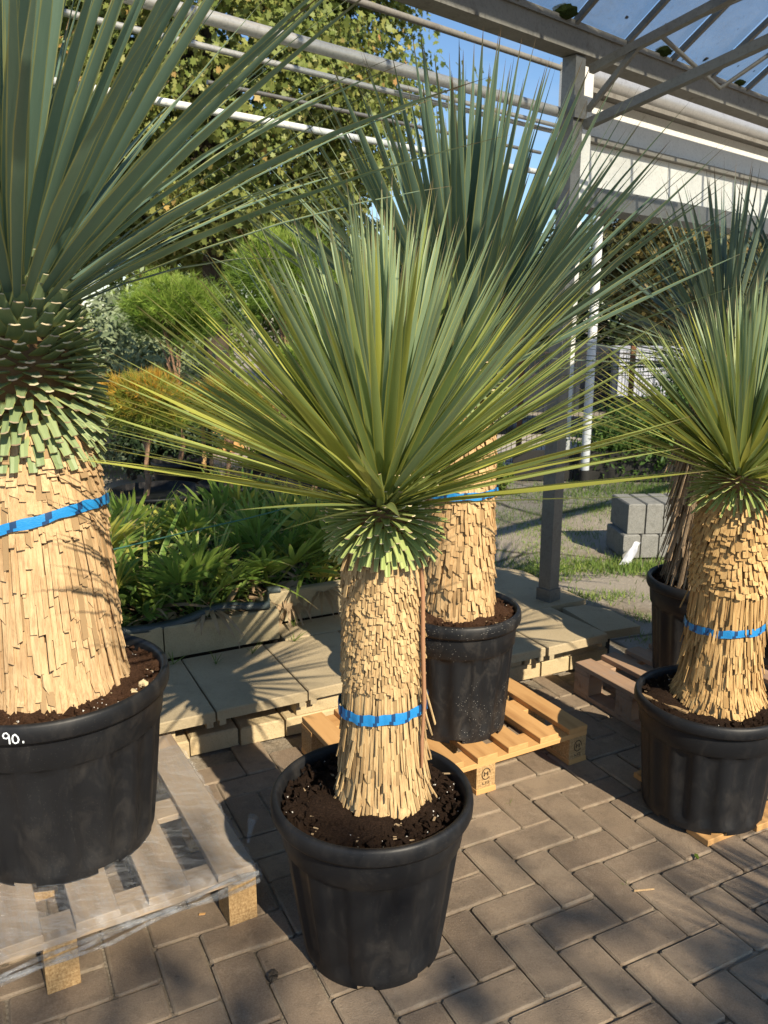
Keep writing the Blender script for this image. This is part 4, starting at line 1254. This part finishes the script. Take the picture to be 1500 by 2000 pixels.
potted_pine('potted pine in the big double-rimmed tub behind the centre yucca', (-.63, 5.95, 0), .30, .40, (0.12, 0), (-.42, 6.0, 1.25), (.3, .3, .2), 'pine', 55, 1700)
potted_pine('small potted pine between the tubs with pale trunk', (-.70, 6.75, 0), .2, .36, (0, 0), (-.68, 6.75, 1.2), (.25, .25, .16), 'pine', 56, 1500, trunk_r=.018)
# square black tubs
def box_tub(label, x, y, w, h, a):
    e = empty('planter_tub', (x, y, 0), a); tag(e, label, 'planter', 'potted trees behind the bed')
    m = MB()
    m.box((-w, -w, 0), (w, w, h - .06)); m.box((-w - .012, -w - .012, h - .058), (w + .012, w + .012, h), ch=.006)
    m.build('body', M['tub'], e)
    m = MB(); m.box((-w + .02, -w + .02, h + .0005), (w - .02, w - .02, h + .006)); m.build('soil', M['soil_dark'], e)
box_tub('square black planter behind the round double-rimmed tub', -.62, 6.55, .19, .43, R(20))
box_tub('square grey-black planter between the pine tubs', -.95, 6.45, .12, .40, R(10))
# dark round conifer
rg = np.random.default_rng(60)
e = empty('dark_conifer', (-1.95, 7.4, 0)); tag(e, 'low dark clipped conifer behind the orange pine', 'conifer')
p, nr, rn, cc = clumps(rg, (0, 0, .48), (.42, .35, .26), 90, 9000, .06, .3)
cloud('crown', p, .06, OVAL, OVAL_F, M['conifer'], e, rg, nr, .3, rn)
m = MB(); m.tube([(0, 0, 0), (0, 0, .5)], [.05, .03], 8); m.build('trunk', M['bark'], e)
# olive-like grey shrub and pale shrubs
def shrub(name, label, base, rad, mat, n, seed, size=.06, tmpl=OVAL, faces=OVAL_F, cat='shrub', zc=None, group=None, ncl=110, crad=.1):
    rg = np.random.default_rng(seed)
    e = empty(name, base); tag(e, label, cat, group)
    p, nr, rn, cc = clumps(rg, (0, 0, zc or rad[2]), rad, ncl, n, crad, .25)
    p[:, 2] = np.maximum(p[:, 2], .02)
    cloud('crown', p, size, tmpl, faces, M[mat], e, rg, nr, .35, rn)
    m = MB()
    for k in range(9):
        t_ = cc[rg.integers(0, len(cc))]
        m.tube([(rg.normal() * .03, rg.normal() * .03, 0), tuple(np.array(t_) * .5 + [0, 0, .05]), tuple(t_)], [.016, .01, .004], 5, cap=False)
    m.build('stem', M['bark'], e)
    return e
shrub('olive_tree', 'grey-green olive tree with fine leaves behind the pines', (-2.55, 8.2, 0), (.85, .6, .85), 'olive', 15000, 61, .085, zc=1.05, cat='tree', crad=.14)
shrub('shrub', 'bright green shrub at the end of the nursery rows', (-1.0, 8.4, 0), (.45, .4, .3), 'pale_tree', 4500, 62, .06)
shrub('shrub', 'lime green low shrub behind the square planter', (-.35, 8.1, 0), (.40, .3, .26), 'shrub', 4000, 63, .06)
shrub('shrub', 'dark leafy shrub scrambling over the plank edging', (2.55, 8.25, 0), (.55, .25, .38), 'shrub', 7000, 64, .055)
shrub('shrub', 'upright tangled creeper on the mesh fence', (3.0, 8.3, 0), (.22, .16, .68), 'shrub', 4200, 65, .05)
shrub('shrub', 'small weedy bush by the dark fence stump', (1.12, 7.7, 0), (.11, .1, .13), 'pale_tree', 900, 66, .045, ncl=30, crad=.03)
shrub('shrub', 'leafy shrub behind the concrete block stack', (3.5, 8.1, 0), (.5, .25, .35), 'shrub', 5200, 67, .05)
# stakes
for x, y, h, lab, mt in ((-1.37, 6.15, 1.15, 'orange bamboo stake among the potted pines', 'bamboo'), (-1.33, 6.2, 1.02, 'grey weathered stake tied behind the bamboo stake', 'bark')):
    m = MB(); m.tube([(0, 0, 0), (.006, 0, h * .5), (.0, 0, h)], [.016, .015, .014], 9); m.tube([(.0, 0, h * .45), (.001, 0, h * .46)], [.018, .018], 9)
    o = m.build('stake', M[mt], None, Matrix.Translation((x, y, 0))); tag(o, lab, 'stake')

# ------------------------------------------------------------------ fences, yard things
def mesh_fence(label, a, b, h, posts, dv=.055, wire='wire', postm='rust'):
    a = Vector(a); b = Vector(b); L = (b - a).length; d = (b - a).normalized()
    e = empty('mesh_fence', a); tag(e, label, 'fence')
    n = int(L / dv); m = MB()
    for k in range(n + 1):
        p = d * (k * L / n); m.tube([(p.x, p.y, .03), (p.x, p.y, h)], .0035, 4, cap=False)
    for z in np.linspace(.05, h - .02, 6):
        m.tube([(0, 0, z), (d.x * L, d.y * L, z)], .004, 4, cap=False)
    o = m.build('wire_mesh', M[wire], e); o['kind'] = 'stuff'
    for k in range(posts):
        p = d * (k * L / (posts - 1)); m = MB(); m.box((-.025, -.025, 0), (.025, .025, h + .06)); m.build('post', M[postm], e, Matrix.Translation(p))
mesh_fence('rusty mesh fence behind the weedy yard and post', (.3, 9.0, 0), (6.2, 8.75, 0), 1.25, 6)
mesh_fence('thin mesh fence at the back of the nursery rows', (-6, 9.9, 0), (.2, 9.4, 0), .85, 6, .09, 'rust')
# brown screen behind left fence
e = empty('garden_wall', (-6.5, 10.3, 0)); tag(e, 'low warm brown board wall behind the nursery fence', 'wall')
for k in range(34):
    m = MB(); m.box((0, 0, 0), (.195, .02, .62 + .01 * (k % 3)), ch=.003); m.build('plank', M['wood_fresh'] if k % 3 else M['wood_grey'], e, Matrix.Translation((.2 * k, -.016 * k, 0)))
# dark plank edging
e = empty('plank_edging', (1.3, 8.15, 0)); tag(e, 'low dark stacked plank edging in front of the mesh fence', 'wall')
for k in range(8):
    for j in range(3):
        m = MB(); m.box((0, 0, 0), (.60, .06, .098), ch=.004); m.build('plank', M['darkwall'], e, Matrix.Translation((k * .61, -.03 * k + random.uniform(-.01, .01), j * .1)) @ Matrix.Rotation(-.05, 4, 'Z'))
# downpipe posts
for x, lab in ((1.99, 'pale grey round post standing in the plank edging'), ):
    e = empty('round_post', (x, 8.0, 0)); tag(e, lab, 'post')
    m = MB(); m.tube([(0, 0, .12), (0, 0, 2.5)], .042, 14); m.build('shaft', M['post_white'], e)
    m = MB(); m.tube([(0, 0, 0), (0, 0, .13)], .05, 14); m.build('sleeve', M['darkwall'], e)
e = empty('square_post', (1.86, 8.35, 0)); tag(e, 'white square steel column behind the round post', 'post')
m = MB(); m.box((-.04, -.04, 0), (.04, .04, 2.5)); m.build('shaft', M['white_metal'], e)
# trailer with corrugated side
e = empty('trailer', (3.0, 10.6, 0), R(-8)); tag(e, 'grey corrugated trailer standing behind the rusty fence', 'trailer')
m = MB()
for k in range(40):
    m.box((k * .09, -.012 if k % 2 else 0, .62), (k * .09 + .088, .03, 1.22))
m.build('side_panel', M['panel'], e)
m = MB(); m.box((-.02, .032, .60), (3.62, 1.6, 1.2)); m.build('body', M['panel'], e)
m = MB(); m.box((0, .05, .45), (3.6, 1.5, .595)); m.build('chassis', M['rubber'], e)
for k in (.5, 2.6, 3.0):
    m = MB(); m.tube([(k, -.02, .3), (k, .16, .3)], .3, 20); m.build('wheel', M['rubber'], e)
# parked car
e = empty('parked_car', (.45, 11.0, 0), R(4)); tag(e, 'dark parked car behind the mesh fence', 'car')
prof = [(-.1, .35), (-.1, .62), (.05, .78), (.85, .86), (1.25, 1.22), (2.5, 1.25), (3.05, .92), (3.55, .86), (3.7, .6), (3.7, .35)]
m = MB(); n = len(prof)
m.add([(x, 0, z) for x, z in prof] + [(x, 1.55, z) for x, z in prof], [tuple(range(n)), tuple(reversed(range(n, 2*n)))] + [(i, n+i, n+(i+1)%n, (i+1)%n) for i in range(n)])
m.build('body', M['carpaint'], e)
m = MB(); m.add([(1.0, -.004, .88), (1.32, -.004, 1.17), (1.85, -.004, 1.19), (1.85, -.004, .88)], [(0, 3, 2, 1)]); m.build('window', M['dark_glass'], e)
m = MB(); m.add([(1.92, -.004, .88), (1.92, -.004, 1.19), (2.45, -.004, 1.2), (2.85, -.004, .9)], [(0, 3, 2, 1)]); m.build('window', M['dark_glass'], e)
for k in (.65, 2.95):
    m = MB(); m.tube([(k, -.02, .31), (k, .2, .31)], .31, 22); w_ = m.build('wheel', M['rubber'], e)
    m = MB(); m.tube([(k, -.024, .31), (k, -.021, .31)], .19, 16); m.build('rim', M['pipe'], w_)
m = MB(); m.box((-.115, .1, .6), (-.1005, .4, .72)); m.build('headlight', M['post_white'], e)
# pale drive strip
me = mesh_np('driveway', [(-2, 8.9, -.010), (2.6, 8.75, -.010), (5.5, 9.7, -.010), (5.5, 13, -.010), (-2, 13, -.010)], [(0, 1, 2, 3, 4)], M['road']); o = link('driveway', me); o['kind'] = 'structure'
# stacked aggregate blocks
e = empty('concrete_blocks', (1.66, 5.38, 0), R(4)); tag(e, 'two-course stack of ribbed grey aggregate concrete blocks in the grass', 'blocks')
for j in range(2):
    for k in range(5):
        m = MB(); m.box((0, 0, 0), (.116, .34, .205 if j else .16), ch=.008)
        m.build('block', M['granite'], e, Matrix.Translation((k * .126 + (.0 if j else -.03), (.02 if j else 0) + random.uniform(-.004, .004), .165 * j)))
rf = random.Random(5)
v, f = [], []
for j_ in range(6):
    for i_ in range(5):
        v.append((i_ * .02 * (1 - .09 * j_) + .022 * j_ + rf.uniform(-.006, .006), -.02 + .012 * j_ + .012 * math.sin(i_ * 2 + j_) , .004 + .03 * j_ + rf.uniform(-.006, .006)))
for j_ in range(5):
    for i_ in range(4): f.append((j_*5+i_, j_*5+i_+1, (j_+1)*5+i_+1, (j_+1)*5+i_))
o = link('fleece_scrap', mesh_np('fleece_scrap', v, f, M['panel'], True), None, Matrix.Translation((1.56, 5.24, -.01)))
tag(o, 'scrap of pale crumpled fleece leaning by the concrete blocks', 'scrap')
# dark stump post
e = empty('fence_stump', (1.02, 7.9, 0)); tag(e, 'short dark fence stump beside the driveway', 'stump')
m = MB(); m.box((-.07, -.06, 0), (.07, .06, .30), ch=.01); m.build('stump', M['darkwall'], e)

# ------------------------------------------------------------------ fan palms and strap leaves in the bed
def fan_mesh(name, mat, n, spread, L, pet, seed, droop=.12):
    r = random.Random(seed)
    v, f, le, lt = [], [], [], []
    def blade(o, d, nrm, L_, w, dr):
        s_ = d.cross(nrm).normalized(); b = len(v)
        for t_, ww in ((0, .35), (.3, .9), (.6, 1.0), (.85, .6), (1, .05)):
            p = o + d * (L_ * t_) - nrm * (dr * L_ * t_ * t_)
            for xx, e_, kz in ((-1, 1, .25), (0, 0, 0), (1, 1, .25)):
                q = p + s_ * (xx * ww * w * .5) + nrm * (kz * ww * w * .5); v.append(tuple(q)); le.append(e_); lt.append(t_ * .98)
        for i in range(4):
            for k in range(2): f.append((b+i*3+k, b+i*3+k+1, b+(i+1)*3+k+1, b+(i+1)*3+k))
    up = Vector((0, 0, 1))
    blade(Vector((0, 0, 0)), Vector((0, 1, 0)), up, pet * 1.05, .012, .02)
    o = Vector((0, pet, -.02 * pet))
    for i in range(n):
        a = (i / (n - 1) - .5) * 2 * spread + r.gauss(0, .06)
        d = Vector((math.sin(a), math.cos(a), r.gauss(.08, .10))).normalized()
        blade(o, d, (up - d * d.dot(up)).normalized(), L * (1 - .25 * abs(a) / spread) * r.uniform(.85, 1.1), .021, droop * r.uniform(.3, 1.8))
    return mesh_np(name, v, f, mat, True, {'rnd': [r.random()] * len(v), 'le': le, 'lt': lt})
FAN = [fan_mesh('frond', M['palm'], 13, R(82), .21, .26, i) for i in range(4)] + [fan_mesh('dry_frond', M['palm_dry'], 11, R(70), .18, .16, 9, .7)]
SF_ = [leaf_mesh('strap_leaf', M['palm'], b, .055, 90 + i) for i, b in enumerate((.25, .45, .7, .95))]
SD_ = [leaf_mesh('dry_leaf', M['palm_dry'], b, .05, 97 + i) for i, b in enumerate((.4, .8))]
def at_dir(p, a, el, L, roll=0.0):
    rd = radial(a); d = rd * math.cos(el) + Vector((0, 0, math.sin(el))); up = -rd * math.sin(el) + Vector((0, 0, math.cos(el))); x = d.cross(up)
    x, up = x * math.cos(roll) + up * math.sin(roll), up * math.cos(roll) - x * math.sin(roll)
    return frame(x * L, d * L, up * L, p)
plants = [(-.95, 3.72, 1.0, 'f'), (-.60, 3.62, 1.1, 's'), (-.30, 3.66, 1.0, 'f'), (-.05, 3.52, 1.0, 's'), (.16, 3.72, 1.25, 'f'), (.38, 3.5, .9, 'f'), (.60, 3.66, 1.15, 's'), (.80, 3.52, 1.0, 'f'), (.98, 3.66, 1.15, 's'), (1.2, 3.72, 1.2, 'f'), (1.45, 3.68, 1.1, 'f'), (1.65, 3.85, 1.1, 's'),
          (-.75, 4.1, 1.1, 'f'), (-.15, 4.15, 1.0, 'f'), (.42, 4.05, 1.25, 'f'), (.95, 4.1, 1.1, 'f'), (1.5, 4.2, 1.15, 'f'), (.1, 4.45, 1.0, 's'), (.7, 4.5, 1.05, 'f'), (1.3, 4.55, 1.1, 'f')]
for i, (u, w, s, kd) in enumerate(plants):
    b = P3(u, w, .268)
    nm, lb = ('fan_palm', 'young green fan palm growing in the kerbed bed') if kd == 'f' else ('strap_plant', 'arching strap-leaved plant with yellowing tips in the kerbed bed')
    e = empty(nm, b); tag(e, lb, 'palm' if kd == 'f' else 'plant', 'plants filling the kerbed bed')
    if kd == 'f':
        for k in range(13):
            link('frond', FAN[random.randrange(4)], e, at_dir(Vector((0, 0, 0)), k * 2.4 + random.gauss(0, .2), R(random.uniform(22, 82)), s * random.uniform(.75, 1.1), random.gauss(0, .25)))
        for k in range(4):
            link('dry_frond', FAN[4], e, at_dir(Vector((0, 0, 0)), random.uniform(3.5, 6), R(random.uniform(0, 35)), s * random.uniform(.7, 1.0), random.gauss(0, .3)))
    else:
        for k in range(22):
            link('strap_leaf', SF_[random.randrange(4)], e, at_dir(Vector((0, 0, 0)), k * 2.4, R(random.uniform(38, 80)), s * random.uniform(.34, .6), random.gauss(0, .3)))
        for k in range(7):
            link('dry_leaf', SD_[random.randrange(2)], e, at_dir(Vector((0, 0, 0)), random.uniform(3.4, 6.1), R(random.uniform(10, 50)), s * random.uniform(.25, .4), random.gauss(0, .3)))
# undergrowth filling the bed floor
rg = np.random.default_rng(71)
n = 9000
uu, ww = rg.uniform(-1.5, 1.85, n), rg.uniform(3.40, 4.9, n)
ok = (uu < 1.05) | (ww > 3.62); uu, ww = uu[ok], ww[ok]; n = len(uu)
zz = .27 + rg.random(n) ** 1.6 * .26
pp = np.stack([U.x * uu + W_.x * ww, U.y * uu + W_.y * ww, zz], 1)
o = cloud('undergrowth', pp, .055, OVAL, OVAL_F, M['shrub'], None, rg, np.tile([0, 0, 1.0], (n, 1)), .35); o['kind'] = 'stuff'
o['label'] = 'low leafy weeds filling the floor of the kerbed bed'; o['category'] = 'weeds'

# grass in the yard
rg = np.random.default_rng(72)
P, D = [], []
def patch(cx, cy, rx, ry, n, h=.06):
    n = int(n * .5); h = h * .6
    q = rg.normal(size=(n, 2)) * .5
    P.append(np.stack([cx + q[:, 0] * rx, cy + q[:, 1] * ry, np.full(n, -.015)], 1)); D.append(np.full(n, h))
for a in ((1.05, 6.6, .7, .5, 2600), (1.15, 5.6, .35, .3, 1100), (1.45, 5.2, .75, .22, 3600, .09), (1.9, 5.15, .5, .12, 1500, .1), (1.2, 4.6, .4, .12, 1100, .07), (1.3, 6.1, .5, .3, 1400), (1.85, 6.9, .5, .3, 1700, .07), (2.6, 7.7, 1.2, .35, 4200, .10), (1.9, 7.4, .9, .3, 2200, .07), (1.0, 5.1, .25, .2, 700, .09), (1.5, 4.25, .3, .1, 500), (.9, 7.5, .6, .3, 1500), (-2.2, 8.9, 2.5, .5, 5200, .08), (-1, 8.2, 2, .4, 2400), (2.5, 6.4, 1.2, .7, 2600), (1.38, 3.95, .12, .1, 200, .05), (1.1, 4.35, .1, .2, 400, .06)):
    patch(*a)
P = np.concatenate(P); D = np.concatenate(D)
dr = rg.normal(size=P.shape) * .45; dr[:, 2] = 1
o = cloud('grass', P, 1.0, [(-.004, 0, 0), (.004, 0, 0), (0, .06, .004)], NEEDLE_F, M['shrub'], None, rg, None, 0, rg.random(len(P)) * .5 + .5, dr)
me = o.data
co = np.zeros(len(me.vertices) * 3, np.float32); me.vertices.foreach_get('co', co); co = co.reshape(-1, 3, 3)
co = P[:, None, :] + (co - P[:, None, :]) * (D / .06)[:, None, None]; me.vertices.foreach_set('co', co.reshape(-1).astype(np.float32)); me.update()
o['kind'] = 'stuff'; o['label'] = 'patchy grass and weeds in the cracked yard'; o['category'] = 'grass'
def weed(label, x, y, z, n, L, seed, mat='grass'):
    r = random.Random(seed); e = empty('weed', (x, y, z)); tag(e, label, 'weed', 'small weeds')
    mb = []
    lm = leaf_variants(mat)
    for k in range(n):
        link('leaf', lm[r.randrange(3, 8)], e, at_dir(Vector((0, 0, 0)), k * 2.4, R(r.uniform(25, 75)), L * r.uniform(.6, 1.1), r.gauss(0, .3)) @ Matrix.Diagonal((2.2, 1, 1, 1)))
weed('strappy tuft of weed in the yard beside the tall trunk', 1.02, 4.95, -.012, 26, .2, 1)
weed('tiny bright seedling in a paver joint near the low pot', .70, 2.06, -.004, 5, .022, 2)
weed('small green sprig in the joint by the orange pallet block', .425, 2.47, -.004, 6, .03, 3)
for i, (u, w) in enumerate(((.62, 3.24), (.95, 3.2), (1.22, 3.42), (.78, 3.16), (1.16, 3.25))):
    p = P3(u, w, .19); weed('little weed growing at the foot of the kerb on the slabs', p.x, p.y, .192, 9, .07, 10 + i)
# fallen bits on the paving
def bit(name, label, x, y, z, pts, th, mat, cat):
    m = MB(); n = len(pts)
    m.add([(a, b, 0) for a, b in pts] + [(a, b, th) for a, b in pts], [tuple(reversed(range(n))), tuple(range(n, 2*n))] + [(i, (i+1) % n, n+(i+1) % n, n+i) for i in range(n)])
    o = m.build(name, mat, None, Matrix.Translation((x, y, z))); tag(o, label, cat); return o
bit('dry_leaf', 'dark brown curled dead leaf lying on the pavers', -.276, 1.715, .004, [(0, -.018), (.012, -.006), (.011, .012), (0, .022), (-.012, .010), (-.010, -.008)], .005, M['bark'], 'leaf')
bit('dry_leaf', 'small orange dead leaf beside the low pot', .95, 2.18, .004, [(0, -.012), (.006, -.004), (.007, .01), (0, .015), (-.006, .004)], .003, M['pine_orange'], 'leaf')
bit('straw', 'pale straw sliver lying on the pavers by a seedling', .745, 2.03, .004, [(-.03, -.004), (.03, .004), (.03, .007), (-.03, 0)], .003, M['straw_left'], 'straw')
bit('wood_chip', 'orange wood splinter on the pavers beside the grey pallet', -.50, 1.93, .004, [(-.008, 0), (.008, .003), (.009, .008), (-.007, .006)], .003, M['wood_fresh'], 'chip')
print('objects', len(bpy.data.objects))
